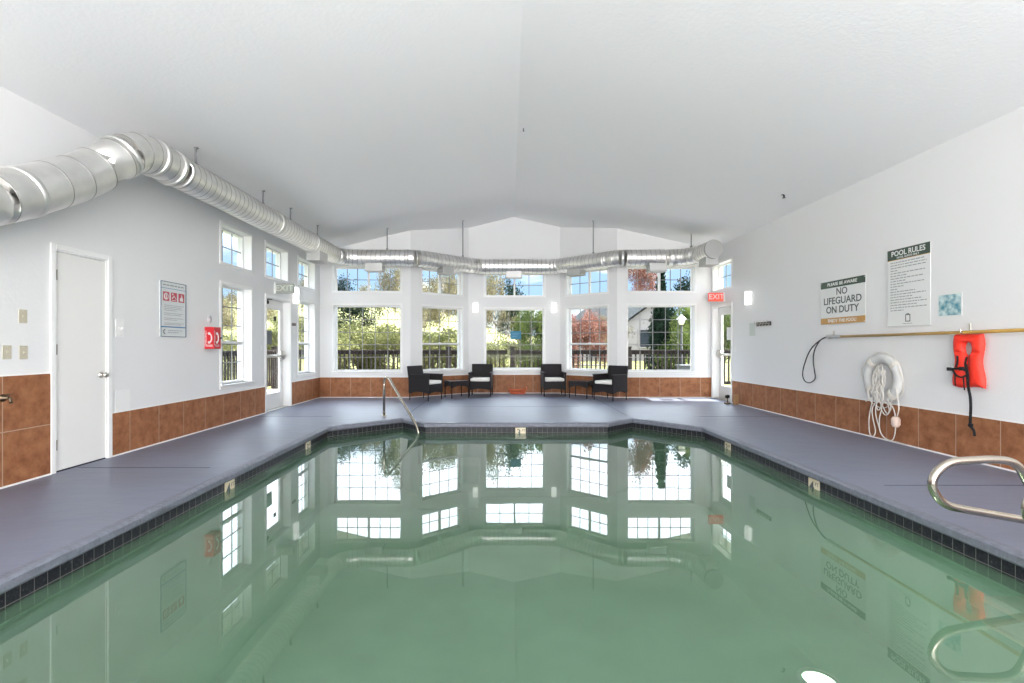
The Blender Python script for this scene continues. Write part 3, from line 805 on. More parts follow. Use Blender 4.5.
for Mx in (Mf, Ms):
    for y_ in (0.035, 0.05): box(bm, -0.05, 0.05, y_, y_ + 0.006, 0, 0.001, 0, Mx)
link('small_lines', bm, M_PLW, root)
bm = new_bm(); lathe(bm, [(0, 0), (0.055, 0), (0.055, 0.004), (0, 0.004)], 24)
rt = setup(link('round_sticker', bm, mat('pale_sticker', (0.74, 0.72, 0.74), 0.4), M=W_L.frame(ly(6.80), 1.152 + 0.37, 0.001)), 'small pale round sticker on wall above the red phone box', 'sticker')

# EXIT signs
def exit_sign(M, label, m, lm, w, h):
    root = thing('exit_sign', label, 'exit sign', M)
    bm = new_bm(); box(bm, 0.0, w, -h / 2, h / 2, -0.03, 0.03, 0.006); link('housing', bm, m, root)
    bm = new_bm(); box(bm, 0.0, 0.03, -h / 2 - 0.015, h / 2 + 0.015, -0.05, 0.05, 0.006); link('wall_bracket', bm, M_PLW, root)
    text_obj('EXIT', h * 0.85, lm, root, w / 2 + 0.01, 0, 0.031, sx=1.1)
Mx = Matrix(((1, 0, 0, XL), (0, 0, -1, 8.78), (0, 1, 0, 1.152 + 1.03), (0, 0, 0, 1)))
exit_sign(Mx, 'unlit grey-green EXIT sign above the left far door', M_EXITG, mat('exit_pale_green', (0.62, 0.68, 0.58), 0.4), 0.34, 0.17)
Mx = Matrix(((1, 0, 0, XR - 0.33), (0, 0, -1, 10.32), (0, 1, 0, 1.152 + 1.03), (0, 0, 0, 1)))
root = thing('exit_sign', 'red and white EXIT sign above the right far door', 'exit sign', Mx)
bm = new_bm(); box(bm, 0, 0.31, -0.09, 0.09, -0.03, 0.03, 0.006); link('housing', bm, M_EXITR, root)
bm = new_bm(); box(bm, 0.30, 0.33, -0.105, 0.105, -0.05, 0.05, 0.006); link('wall_bracket', bm, M_PLW, root)
text_obj('EXIT', 0.155, M_PLW, root, 0.155, 0, 0.031, sx=1.0)

# sconces
def sconce(W, s, z, label, w=0.12, h=0.24, d=0.09):
    root = thing('wall_sconce', label, 'wall lamp', W.frame(s, z), group=None)
    bm = new_bm(); box(bm, -w / 2 - 0.006, w / 2 + 0.006, -h / 2 - 0.006, h / 2 + 0.006, 0, 0.02, 0.004); link('back_plate', bm, M_PLW, root)
    bm = new_bm(); box(bm, -w / 2, w / 2, -h / 2, h / 2, 0.02, d, 0.012, seg=3); link('diffuser', bm, M_LAMP, root)
sconce(W_C, -0.61 + 0.78, 1.152 + 0.93, 'white glowing box sconce left of the centre bay window')
sconce(W_C, 1.295 + 0.78, 1.152 + 0.93, 'white glowing box sconce right of the centre bay window')
sconce(W_L, ly(9.56), 1.152 + 0.985, 'white glowing box sconce on left wall beside the far door', 0.13, 0.32)
sconce(W_R, ry(9.22), 1.152 + 0.90, 'white glowing box sconce on right wall beside the far door', 0.14, 0.25)
# hook rack, thermostat, room plate
root = thing('hook_rack', 'small dark rack with five hooks on the right wall', 'hook rack', W_R.frame(ry(yr(764)), 1.152 + 0.395))
bm = new_bm(); box(bm, -0.24, 0.24, -0.035, 0.035, 0, 0.016, 0.003); link('board', bm, mat('dark_board', (0.05, 0.04, 0.04), 0.5), root)
for k in range(5):
    x = -0.2 + 0.1 * k; bm = new_bm(); tube(bm, smooth_path([(x, 0.01, 0.016), (x, 0.0, 0.05), (x, 0.03, 0.07), (x, 0.06, 0.06)], 4), 0.006, 8)
    tube(bm, smooth_path([(x, -0.005, 0.016), (x, -0.03, 0.03), (x, -0.03, 0.045)], 4), 0.005, 8); link('hook', bm, M_NICKEL, root)
plate(W_R, ry(9.16), 1.152 + 0.31, 0.20, 0.24, mat('pale_green_plastic', (0.55, 0.60, 0.56), 0.4), 'pale grey-green wall plate below the right sconce', 'wall_plate', 'plate', lug=False)
bm = new_bm(); box(bm, -0.10, 0.10, -0.028, 0.028, 0, 0.008, 0.002)
rp = setup(link('name_plate', bm, mat('dark_plate', (0.10, 0.07, 0.06), 0.4), M=W_L.frame(ly(9.56), 1.152 + 0.42)), 'tiny dark plate beneath the left wall sconce', 'plate')
bm = new_bm(); box(bm, -0.02, 0.02, -0.03, 0.03, 0, 0.01, 0.002)
setup(link('small_sensor', bm, M_PLW, M=W_L.frame(ly(9.57), 1.152 + 0.27)), 'tiny white sensor under the dark plate on left wall', 'sensor')

# no-lifeguard sign
root = thing('no_lifeguard_sign', 'white NO LIFEGUARD ON DUTY sign with green header above the yellow pole', 'sign', W_R.frame(ry((yr(822) + yr(867)) / 2), 1.152 + 0.307, 0.012))
w, h = 0.885, 0.614
bm = new_bm(); box(bm, -w / 2, w / 2, 0, h, 0, 0.006, 0.002); link('panel', bm, M_SIGNW, root)
bm = new_bm(); box(bm, -w / 2 + 0.004, w / 2 - 0.004, h - 0.098, h - 0.004, 0.006, 0.007); link('green_header', bm, M_SIGNG, root)
bm = new_bm(); box(bm, -w / 2 + 0.004, w / 2 - 0.004, 0.004, 0.09, 0.006, 0.007); link('gold_footer', bm, M_GOLD, root)
text_obj('PLEASE BE AWARE', 0.062, M_SIGNW, root, 0, h - 0.052, 0.008, sx=1.15, bold=0.001)
text_obj('NO', 0.135, M_INK, root, 0, h - 0.165, 0.007, sx=1.05, bold=0.002)
text_obj('LIFEGUARD', 0.135, M_INK, root, 0, h - 0.29, 0.007, sx=1.08, bold=0.002)
text_obj('ON DUTY', 0.135, M_INK, root, 0, h - 0.415, 0.007, sx=1.05, bold=0.002)
text_obj('ENJOY THE POOL!', 0.062, M_SIGNW, root, 0, 0.048, 0.008, sx=1.1, bold=0.001)
for x in (-1, 1):
    for y_ in (0.02, h - 0.02):
        bm = new_bm(); lathe(bm, [(0.006, 0.006), (0.005, 0.01), (0, 0.01)], 8, T(x * (w / 2 - 0.02), y_, 0)); link('screw', bm, M_NICKEL, root)
# pool rules sign
root = thing('pool_rules_sign', 'tall white POOL RULES sign with dark green header on right wall', 'sign', W_R.frame(ry((yr(889) + yr(932)) / 2), 1.152 + 0.232, 0.012))
w, h = 0.595, 0.915
bm = new_bm(); box(bm, -w / 2, w / 2, 0, h, 0, 0.006, 0.002); link('panel', bm, M_SIGNW, root)
bm = new_bm(); box(bm, -w / 2 + 0.003, w / 2 - 0.003, h - 0.125, h - 0.003, 0.006, 0.007); link('green_header', bm, M_SIGNG, root)
bm = new_bm(); box(bm, -w / 2 + 0.003, w / 2 - 0.003, h - 0.131, h - 0.125, 0.006, 0.007); link('gold_rule', bm, M_GOLD, root)
text_obj('POOL RULES', 0.085, M_SIGNW, root, 0, h - 0.055, 0.008, sx=0.98, bold=0.0012)
text_obj('HOTEL GUESTS ONLY', 0.032, M_SIGNW, root, 0, h - 0.105, 0.008, sx=0.98)
bm = new_bm(); y_ = h - 0.165
for i, e in enumerate((0.22, 0.25, 0.24, -0.15, 0.23, 0.0, 0.21, -0.02, 0.22, -0.06, -0.14, 0.10, 0.24, 0.06, 0.18, 0.25, 0.12, 0.25, -0.06)):
    wordlines(bm, -0.25, e, y_, 0.011, 0.0063, (0.02, 0.06)); y_ -= 0.0315
link('printed_lines', bm, M_INKL, root)
bm = new_bm()
box(bm, -0.035, -0.024, 0.06, 0.125, 0.006, 0.0068); box(bm, 0.024, 0.035, 0.06, 0.125, 0.006, 0.0068); box(bm, -0.035, 0.035, 0.05, 0.06, 0.006, 0.0068); box(bm, -0.035, 0.035, 0.125, 0.135, 0.006, 0.0068); box(bm, -0.02, 0.02, 0.135, 0.145, 0.006, 0.0068)
link('lantern_symbol', bm, M_INK, root)
bm = new_bm(); wordlines(bm, -0.07, 0.07, 0.025, 0.008, 0.0063, (0.02, 0.05)); link('caption_line', bm, M_INKL, root)
# teal decal
m = mat('teal_decal', (0.02, 0.20, 0.28), 0.4, col2=(0.62, 0.74, 0.72), scale=14)
bm = new_bm(); box(bm, -0.14, 0.14, 0, 0.25, 0, 0.003)
rt = setup(link('pool_decal', bm, mat('decal_paper', (0.72, 0.74, 0.72), 0.3), M=W_R.frame(ry((yr(938.5) + yr(962)) / 2), 1.152 + 0.305, 0.001)), 'small teal and white printed sticker right of the rules sign', 'sticker')
bm = new_bm(); box(bm, -0.127, 0.127, 0.016, 0.235, 0.003, 0.0036); link('print', bm, m, rt)

# ------------------------------------------------------------------ rescue gear on the right wall
root = thing('rescue_pole', 'long yellow rescue pole with black wire loop hung along right wall', 'rescue pole', W_R.frame(ry(6.8), 1.152 + 0.128, 0.07))
L_ = 6.8 - 2.9
bm = new_bm(); tube(bm, [(0.10, 0.001, 0), (L_ * 0.5, 0.008, 0), (L_, 0.030, 0)], 0.017, 12); link('pole', bm, M_YEL, root)
bm = new_bm(); tube(bm, [(-0.16, 0.002, 0), (0.12, 0.001, 0)], 0.02, 12); tube(bm, [(-0.17, 0.01, 0.0), (-0.12, 0.022, 0.0), (-0.02, 0.020, 0.0)], 0.008, 8); link('ferrule', bm, mat('grey_ferrule', (0.45, 0.46, 0.47), 0.4, 0.5), root)
bm = new_bm()
pts = [(-0.15, 0.004, 0), (-0.30, -0.045, 0.0), (-0.47, -0.15, 0), (-0.60, -0.28, -0.01), (-0.69, -0.42, -0.02), (-0.745, -0.56, -0.02), (-0.755, -0.68, -0.02), (-0.70, -0.765, -0.02), (-0.60, -0.785, -0.02), (-0.50, -0.745, -0.02), (-0.455, -0.68, -0.02), (-0.475, -0.56, -0.02), (-0.50, -0.42, -0.02), (-0.475, -0.28, -0.01), (-0.40, -0.15, 0), (-0.28, -0.04, 0.008), (-0.15, 0.004, 0.008)]
tube(bm, smooth_path([(x, y * 0.87, z) for x, y, z in pts], 6), 0.0085, 8); link('wire_loop', bm, mat('black_wire', (0.03, 0.03, 0.035), 0.45), root)
def hook(W, s, z, label):
    bm = new_bm(); box(bm, -0.012, 0.012, -0.02, 0.075, 0, 0.008, 0.002)
    tube(bm, smooth_path([(0, -0.005, 0.008), (0, -0.028, 0.03), (0, -0.034, 0.07), (0, -0.012, 0.098), (0, 0.02, 0.10)], 5), 0.006, 8)
    o = setup(link('pole_hook', bm, M_NICKEL, M=W.frame(s, z)), label, 'hook')
hook(W_R, ry(yr(834)), 1.152 + 0.14, 'metal wall hook holding the black-loop end of the yellow pole')
hook(W_R, ry(yr(970.5)), 1.152 + 0.152, 'metal wall hook above the orange life vest')

# life ring with throw rope
cy, cz = ry(5.98), 1.152 - 0.39
root = thing('life_ring', 'white life ring with tangled throw rope hung on right wall', 'life ring', W_R.frame(cy, cz, 0.05))
bm = new_bm()
n1, n2 = 48, 16; rings = []
for i in range(n1):
    a = 2 * PI * i / n1; c = Vector((math.cos(a), math.sin(a), 0))
    rings.append([bm.verts.new(c * 0.240 + c * (0.060 * math.cos(2 * PI * j / n2)) + Vector((0, 0, 0.040 * math.sin(2 * PI * j / n2)))) for j in range(n2)])
for i in range(n1):
    for j in range(n2):
        f = bm.faces.new((rings[i][j], rings[i][(j + 1) % n2], rings[(i + 1) % n1][(j + 1) % n2], rings[(i + 1) % n1][j])); f.smooth = True
bmesh.ops.recalc_face_normals(bm, faces=bm.faces)
ringo = link('ring', bm, M_RING, root)
for a in (40, 130, 220, 310):
    bm = new_bm(); a = math.radians(a); c = Vector((math.cos(a), math.sin(a), 0)); t = Vector((-c.y, c.x, 0))
    pts = []
    for j in range(17):
        th = 2 * PI * j / 16; pts.append(c * (0.240 + 0.064 * math.cos(th)) + Vector((0, 0, 0.044 * math.sin(th))))
    for o_ in (-0.02, -0.01, 0, 0.01, 0.02): tube(bm, [p + t * o_ for p in pts[:-1]], 0.0055, 6, closed=True)
    link('rope_band', bm, M_ROPE, root)
# grab rope round the outside
bm = new_bm(); pts = []
for i in range(72):
    a = 2 * PI * i / 72; b_ = ((math.degrees(a) - 40) % 90) / 90
    r_ = 0.300 + 0.018 * math.sin(PI * b_); pts.append((r_ * math.cos(a), r_ * math.sin(a) - (0.05 * math.sin(PI * b_) if math.sin(a) < -0.3 else 0), 0.01 + 0.015 * math.sin(5 * a)))
tube(bm, pts, 0.006, 6, closed=True); link('grab_rope', bm, M_ROPE, root)
# coiled throw rope bundled in the middle
bm = new_bm(); RR = random.Random(5)
for k in range(16):
    x = RR.uniform(-0.11, 0.09); pts = [(x, 0.17 - abs(x) * 0.8 + RR.uniform(-0.02, 0.02), 0.03)]
    y_ = pts[0][1]
    while y_ > -0.26:
        y_ -= 0.05; x += RR.uniform(-0.028, 0.03); x = max(-0.15, min(0.12, x)); pts.append((x, y_, 0.045 + RR.uniform(-0.02, 0.03) + (0.035 if y_ < -0.12 else 0)))
    tube(bm, smooth_path(pts, 4), 0.0062, 6)
link('coiled_rope', bm, M_ROPE, root)
bm = new_bm()
loops = [[(-0.12, -0.26), (-0.15, -0.38), (-0.17, -0.55), (-0.15, -0.70), (-0.10, -0.73), (-0.07, -0.66), (-0.11, -0.52), (-0.13, -0.40), (-0.06, -0.27)],
         [(-0.05, -0.26), (-0.08, -0.42), (-0.03, -0.58), (0.03, -0.70), (0.13, -0.755), (0.25, -0.80), (0.33, -0.755), (0.40, -0.765)],
         [(0.0, -0.28), (0.05, -0.37), (0.10, -0.42), (0.14, -0.38), (0.12, -0.31), (0.06, -0.28), (0.02, -0.33), (-0.04, -0.40), (-0.07, -0.33), (-0.03, -0.26)],
         [(0.02, -0.27), (0.0, -0.36), (0.06, -0.44), (0.13, -0.41), (0.17, -0.33), (0.12, -0.26)],
         [(0.10, -0.25), (0.20, -0.33), (0.235, -0.40), (0.235, -0.44)],
         [(0.235, -0.56), (0.22, -0.64), (0.18, -0.72), (0.10, -0.74), (0.0, -0.66), (-0.02, -0.5), (0.01, -0.38), (-0.02, -0.27)],
         [(0.26, -0.1), (0.28, -0.2), (0.30, -0.33), (0.27, -0.43)]]
for lp in loops:
    tube(bm, smooth_path([(x, max(y, -0.735), 0.03 + 0.012 * math.sin(9 * x + 4 * y)) for x, y in lp], 6), 0.0065, 6)
link('hanging_rope', bm, M_ROPE, root)
bm = new_bm(); lathe(bm, [(0, -0.065), (0.03, -0.06), (0.045, -0.03), (0.045, 0.03), (0.03, 0.06), (0, 0.065)], 20, T(0.24, -0.5, 0.03) @ Matrix.Rotation(PI / 2, 4, 'X')); link('rope_float', bm, mat('float_pinkish', (0.66, 0.52, 0.45), 0.5), root)
bm = new_bm(); box(bm, -0.015, 0.015, 0.19, 0.24, -0.05, -0.03, 0.002); tube(bm, [(0, 0.185, -0.05), (0, 0.175, 0.0), (0, 0.185, 0.0)], 0.009, 8); link('wall_bracket', bm, M_NICKEL, root)

# life vest
root = thing('life_vest', 'orange life vest with black straps hanging from the yellow pole', 'life vest', W_R.frame(ry(4.885), 1.152 + 0.118, 0.035))
def pillow(inside, u0, u1, v0, v1, res, thick, base=0.0):
    """padded panel: inside(u, v) gives the distance to the nearest edge, negative outside"""
    bm = new_bm(); nu, nv = int((u1 - u0) / res) + 1, int((v1 - v0) / res) + 1; top, bot = {}, {}
    def hgt(d): return thick * (1 - math.exp(-max(d, 0) / 0.018))
    def get(D, i, j, s):
        if (i, j) not in D:
            u, v = u0 + i * res, v0 + j * res; D[(i, j)] = bm.verts.new((u, v, base + (hgt(inside(u, v)) * s)))
        return D[(i, j)]
    cells = {(i, j) for i in range(nu) for j in range(nv) if inside(u0 + (i + .5) * res, v0 + (j + .5) * res) > 0}
    for i, j in cells:
        bm.faces.new([get(top, i + a, j + b, 1.0) for a, b in ((0, 0), (1, 0), (1, 1), (0, 1))])
        bm.faces.new([get(bot, i + a, j + b, -0.35) for a, b in ((0, 1), (1, 1), (1, 0), (0, 0))])
        for (a, b), (p, q) in (((-1, 0), ((0, 1), (0, 0))), ((1, 0), ((1, 0), (1, 1))), ((0, -1), ((0, 0), (1, 0))), ((0, 1), ((1, 1), (0, 1)))):
            if (i + a, j + b) not in cells:
                P1, P2 = (i + p[0], j + p[1]), (i + q[0], j + q[1])
                bm.faces.new([get(top, *P1, 1.0), get(bot, *P1, -0.35), get(bot, *P2, -0.35), get(top, *P2, 1.0)])
    return bm
def half(u):  # outer half width from v (negative downwards)
    pass
def vest(u, v):
    t = -v / 0.53
    wl = 0.147 + 0.012 * math.sin(t * 9) + 0.012 * t; d = min(wl - abs(u), -v, 0.53 + v - 0.01 * math.sin(u * 20))
    # neck opening narrowing into the front slit
    if t < 0.62:
        hw = 0.038 * max(0.0, 1 - ((t - 0.27) / 0.13) ** 2) ** 0.5 if abs(t - 0.27) < 0.13 else 0
        hw = max(hw, 0.010 if 0.27 < t else 0)
    else: hw = 0.008
    if t > 0.14: d = min(d, abs(u) - hw)
    # fold lines
    d = min(d, 0.014 + abs(t - 0.34) * 0.4 if abs(u) > 0.02 else d)
    return d
bm = pillow(vest, -0.19, 0.19, -0.545, 0.0, 0.0058, 0.050)
link('padded_body', bm, M_ORANGE, root, smooth=True)
bm = new_bm()
def strap(P, wd=0.012, th=0.004):
    P = smooth_path(P, 6)
    for a, b in zip(P, P[1:]):
        d = (b - a)
        if d.length < 1e-5: continue
        x = d.normalized(); z = Vector((0, 0, 1)); y = z.cross(x).normalized(); z = x.cross(y)
        M = Matrix(((x.x, y.x, z.x, a.x), (x.y, y.y, z.y, a.y), (x.z, y.z, z.z, a.z), (0, 0, 0, 1)))
        box(bm, -0.002, d.length + 0.002, -wd, wd, -th, th, 0, M)
strap([(0.02, -0.30, 0.055), (0.035, -0.36, 0.06), (0.045, -0.42, 0.062), (0.048, -0.52, 0.058), (0.050, -0.62, 0.04), (0.045, -0.72, 0.03), (0.04, -0.80, 0.028), (0.035, -0.90, 0.025)], 0.0125)
strap([(0.02, -0.90, 0.028), (0.05, -0.92, 0.03), (0.075, -0.95, 0.028), (0.08, -1.0, 0.025)], 0.011)
strap([(-0.07, -0.22, 0.055), (-0.065, -0.28, 0.058), (-0.08, -0.33, 0.060)], 0.008)
strap([(0.03, -0.23, 0.055), (0.02, -0.29, 0.06), (0.025, -0.36, 0.06)], 0.008)
strap([(-0.17, -0.355, 0.050), (-0.10, -0.35, 0.062), (-0.03, -0.345, 0.065), (0.03, -0.36, 0.065)], 0.011)
strap([(-0.12, -0.35, 0.062), (-0.08, -0.41, 0.062), (-0.02, -0.43, 0.063), (0.03, -0.41, 0.063)], 0.008)
strap([(-0.09, -0.40, 0.058), (-0.095, -0.47, 0.056), (-0.09, -0.52, 0.054)], 0.004)
strap([(0.0, -0.42, 0.062), (0.005, -0.50, 0.06), (0.0, -0.555, 0.05)], 0.004)
link('strap', bm, M_STRAP, root)
for x, y_ in ((-0.155, -0.355), (-0.02, -0.345), (0.045, -0.90)):
    bm = new_bm(); box(bm, x - 0.02, x + 0.02, y_ - 0.018, y_ + 0.018, 0.048 if y_ > -0.8 else 0.02, 0.072 if y_ > -0.8 else 0.04, 0.004)
    link('buckle', bm, M_BLACKM, root)

# ------------------------------------------------------------------ ceiling fittings
def sprinkler(x, y, label, s=1.0):
    root = thing('ceiling_sprinkler', label, 'sprinkler', T(x, y, H(x)))
    bm = new_bm(); lathe(bm, [(0, 0.0), (0.042 * s, 0.0), (0.036 * s, -0.012), (0.012 * s, -0.016), (0.012 * s, -0.045), (0, -0.045)], 20); link('escutcheon', bm, mat('dark_chrome', (0.08, 0.08, 0.085), 0.35, 0.8), root)
    bm = new_bm(); lathe(bm, [(0, -0.062), (0.024 * s, -0.060), (0.024 * s, -0.057), (0, -0.055)], 16); cyl(bm, (0.010 * s, 0, -0.04), (0.004, 0, -0.06), 0.002); cyl(bm, (-0.010 * s, 0, -0.04), (-0.004, 0, -0.06), 0.002); link('deflector', bm, MATS['dark_chrome'], root)
hx = 283.5 / 490
Ysp = (3.15 + 0.2237 * RIDGE_X) / ((346 - 194) / 490 + 0.2237 * hx)
sprinkler(hx * Ysp, Ysp, 'small dark sprinkler head on the right ceiling slope')
sprinkler(0.33, 7.05, 'tiny dark sprinkler head near the ceiling ridge', 0.5)

# ------------------------------------------------------------------ rails
root = thing('pool_handrail', 'bent stainless handrail at the far left pool entry', 'handrail', T(-1.92, 8.08, 0))
P = [(0, 0, 0.0), (0, 0, 0.56), (0.015, -0.015, 0.635), (0.10, -0.10, 0.635), (0.20, -0.20, 0.50), (0.66, -0.68, -0.06), (0.70, -0.72, -0.20), (0.70, -0.72, -0.62)]
bm = new_bm(); tube(bm, fillet(P, 0.10, 6), 0.021, 16); link('rail', bm, M_STEEL, root)
bm = new_bm(); lathe(bm, [(0.021, 0.02), (0.03, 0.018), (0.05, 0.004), (0.05, 0.0)], 20); link('flange', bm, M_STEEL, root)
def grab(y, label, dx=0.0):
    root = thing('grab_rail', label, 'grab rail', T(3.26 + dx, y, 0))
    P = [(0.02, 0, 0.0), (-0.10, 0, 0.24), (-0.22, 0, 0.47), (-0.36, 0, 0.487), (-0.64, 0, 0.470), (-0.74, 0, 0.35), (-0.66, 0, 0.215), (-0.50, 0, 0.185), (-0.05, 0, 0.105), (0.12, 0, 0.07), (0.18, 0, 0.0)]
    P2 = [Vector(p) for p in P]
    Q = [P2[0]] + fillet(P2[0:], 0.12, 6)[1:]
    bm = new_bm(); tube(bm, Q, 0.0235, 16); link('rail', bm, M_STEEL, root)
    for x in (0.02, 0.18):
        bm = new_bm(); lathe(bm, [(0.0235, 0.022), (0.034, 0.018), (0.055, 0.006), (0.055, 0.0)], 20, T(x, 0, 0)); link('flange', bm, M_STEEL, root)
grab(2.885, 'looped stainless grab rail at right pool edge, farther of two')
grab(2.42, 'looped stainless grab rail at right pool edge, nearer of two', 0.06)
for z, q in ((-0.21, 'upper'), (-0.33, 'lower')):
    bm = new_bm(); box(bm, 2.62, 2.885, 2.36, 2.68, z - 0.03, z, 0.01)
    setup(link('pool_step', bm, mat('beige_tread', (0.85, 0.66, 0.42), 0.6)), 'beige %s step under water below the grab rails' % q, 'pool step')
# underwater lamp
root = thing('pool_light', 'bright round pool light under water in the pool floor', 'pool light', T(2.14, 3.29, -1.12))
bm = new_bm(); lathe(bm, [(0.13, 0.0), (0.13, 0.03), (0.10, 0.035), (0.10, 0.0)], 28); link('rim', bm, M_NICKEL, root)
bm = new_bm(); lathe(bm, [(0.10, 0.02), (0.06, 0.035), (0, 0.04)], 28); link('lens', bm, mat('pool_lamp_lens', (0.9, 1, 0.95), 0.3, emit=(0.8, 1, 0.85), estr=18), root)

# depth markers on the waterline tile
def marker(x, y, ang, num, label, w=0.155):
    # local x along the edge, local z out of the wall into the pool
    ca, sa = math.cos(ang), math.sin(ang)
    M = Matrix(((ca, 0, sa, x), (sa, 0, -ca, y), (0, 1, 0, -0.0705 - 0.0762), (0, 0, 0, 1)))
    root = thing('depth_marker', label, 'depth marker', M)
    bm = new_bm(); box(bm, -w / 2, w / 2, -0.074, 0.074, 0.0, 0.006, 0.001); link('tile', bm, mat('marker_cream', (0.66, 0.58, 0.42), 0.25), root)
    text_obj(num, 0.135, M_INK, root, -0.025, -0.002, 0.0062, bold=0.0015)
    text_obj('FT', 0.05, M_INK, root, 0.045, 0.03, 0.0062)
marker(0.30, 7.325 + 0.028, 0.011, '3', 'cream 3 FT depth marker at the middle of the far pool edge')
marker(-2.468, 4.46, PI / 2, '4', 'cream 4 FT depth marker on the left pool edge')
marker(-2.468, 6.28, PI / 2, '3', 'cream 3 FT depth marker on the left pool edge near far corner')
marker(2.888, 4.51, -PI / 2, '4', 'cream 4 FT depth marker on the right pool edge')
marker(2.888, 6.22, -PI / 2, '3', 'cream 3 FT depth marker on the right pool edge near far corner')

# ------------------------------------------------------------------ wicker chairs and tables
def chair_proto():
    root = thing('wicker_armchair', 'x', 'chair')
    W2, D2 = 0.27, 0.27  # faces -Y
    parts = []
    def legm(x, y):
        bm = new_bm(); tube(bm, [(x, y, 0.0), (x, y, 0.36)], [0.012, 0.017], 4); return bm
    for x in (-1, 1):
        for y in (-1, 1): link('leg', legm(x * (W2 - 0.02), y * (D2 - 0.02)), M_BLACKM, root)
    # seat with front and back aprons
    bm = new_bm(); box(bm, -W2 + 0.03, W2 - 0.03, -D2, D2 - 0.02, 0.30, 0.36, 0.008)
    def apron(y0, y1):
        n = 10
        for i in range(n):
            a = -W2 + 0.03 + (2 * W2 - 0.06) * i / n; b = -W2 + 0.03 + (2 * W2 - 0.06) * (i + 1) / n
            m_ = (i + 0.5) / n; arch = 0.035 * math.sin(PI * m_)
            box(bm, a, b, y0, y1, 0.155 + arch, 0.31)
    apron(-D2, -D2 + 0.025); apron(D2 - 0.045, D2 - 0.02)
    link('seat', bm, M_WICKER, root)
    for sx in (-1, 1):
        bm = new_bm(); x0_, x1_ = sorted((sx * W2, sx * (W2 - 0.035)))
        n = 10
        for i in range(n):
            a = -D2 + 2 * D2 * i / n; b = -D2 + 2 * D2 * (i + 1) / n; arch = 0.035 * math.sin(PI * (i + 0.5) / n)
            box(bm, x0_, x1_, a, b, 0.165 + arch, 0.55)
        xa, xb = sorted((sx * (W2 + 0.012), sx * (W2 - 0.05)))
        box(bm, xa, xb, -D2 - 0.012, D2 - 0.03, 0.54, 0.575, 0.012, seg=2)
        link('armrest', bm, M_WICKER, root)
    bm = new_bm(); M = T(0, D2 - 0.03, 0.33) @ Matrix.Rotation(math.radians(-9), 4, 'X')
    box(bm, -W2 + 0.01, W2 - 0.01, -0.02, 0.025, 0.0, 0.43, 0.01, M, seg=2); link('backrest', bm, M_WICKER, root)
    bm = new_bm(); box(bm, -W2 + 0.04, W2 - 0.04, -D2 - 0.005, D2 - 0.06, 0.36, 0.435, 0.028, seg=3); link('seat_cushion', bm, M_CUSH, root, smooth=True)
    return root
def copy_tree(o):
    c = o.copy(); COL.objects.link(c)
    for ch in o.children:
        k = ch.copy(); COL.objects.link(k); k.parent = c
        for g in ch.children:
            q = g.copy(); COL.objects.link(q); q.parent = k
    return c
ch0 = chair_proto(); first = True
for x, y, a, lab in ((-1.60, 10.50, math.radians(62), 'dark wicker armchair, leftmost of four, turned towards the right'),
                     (-0.45, 11.38, math.radians(-4), 'dark wicker armchair facing the pool, left of the centre window'),
                     (1.22, 11.38, math.radians(3), 'dark wicker armchair facing the pool, right of the centre window'),
                     (2.35, 10.50, math.radians(-48), 'dark wicker armchair, rightmost of four, beside the sunlit wall streak')):
    o = ch0 if first else copy_tree(ch0); first = False
    o.matrix_world = T(x, y, 0) @ RZ(a) @ Matrix.Scale(0.96, 4); setup(o, lab, 'chair', 'wicker armchairs in the bay')
def table_proto():
    root = thing('wicker_side_table', 'x', 'table')
    s = 0.215
    for x in (-1, 1):
        for y in (-1, 1):
            bm = new_bm(); tube(bm, [(x * (s - 0.015), y * (s - 0.015), 0), (x * (s - 0.015), y * (s - 0.015), 0.36)], [0.011, 0.016], 4); link('leg', bm, M_BLACKM, root)
    bm = new_bm(); box(bm, -s, s, -s, s, 0.345, 0.378, 0.006)
    for k in range(8):
        a, b = -s + 2 * s * k / 8, -s + 2 * s * (k + 1) / 8; ar = 0.05 * math.sin(PI * (k + 0.5) / 8)
        for q in (-1, 1):
            y0, y1 = sorted((q * s, q * (s - 0.02)))
            box(bm, a, b, y0, y1, 0.225 + ar, 0.35); box(bm, y0, y1, a, b, 0.225 + ar, 0.35)
    link('table_frame', bm, M_WICKER, root)
    bm = new_bm(); box(bm, -s + 0.012, s - 0.012, -s + 0.012, s - 0.012, 0.379, 0.386, 0.002); link('glass_top', bm, mat('dark_glass_top', (0.03, 0.03, 0.035), 0.06), root)
    return root
t0 = table_proto(); t0.matrix_world = T(-0.98, 10.98, 0) @ RZ(math.radians(28)); setup(t0, 'square dark wicker side table between the two left armchairs', 'table', 'wicker side tables')
t1 = copy_tree(t0); t1.matrix_world = T(1.80, 10.95, 0) @ RZ(math.radians(-28)); setup(t1, 'square dark wicker side table between the two right armchairs', 'table', 'wicker side tables')
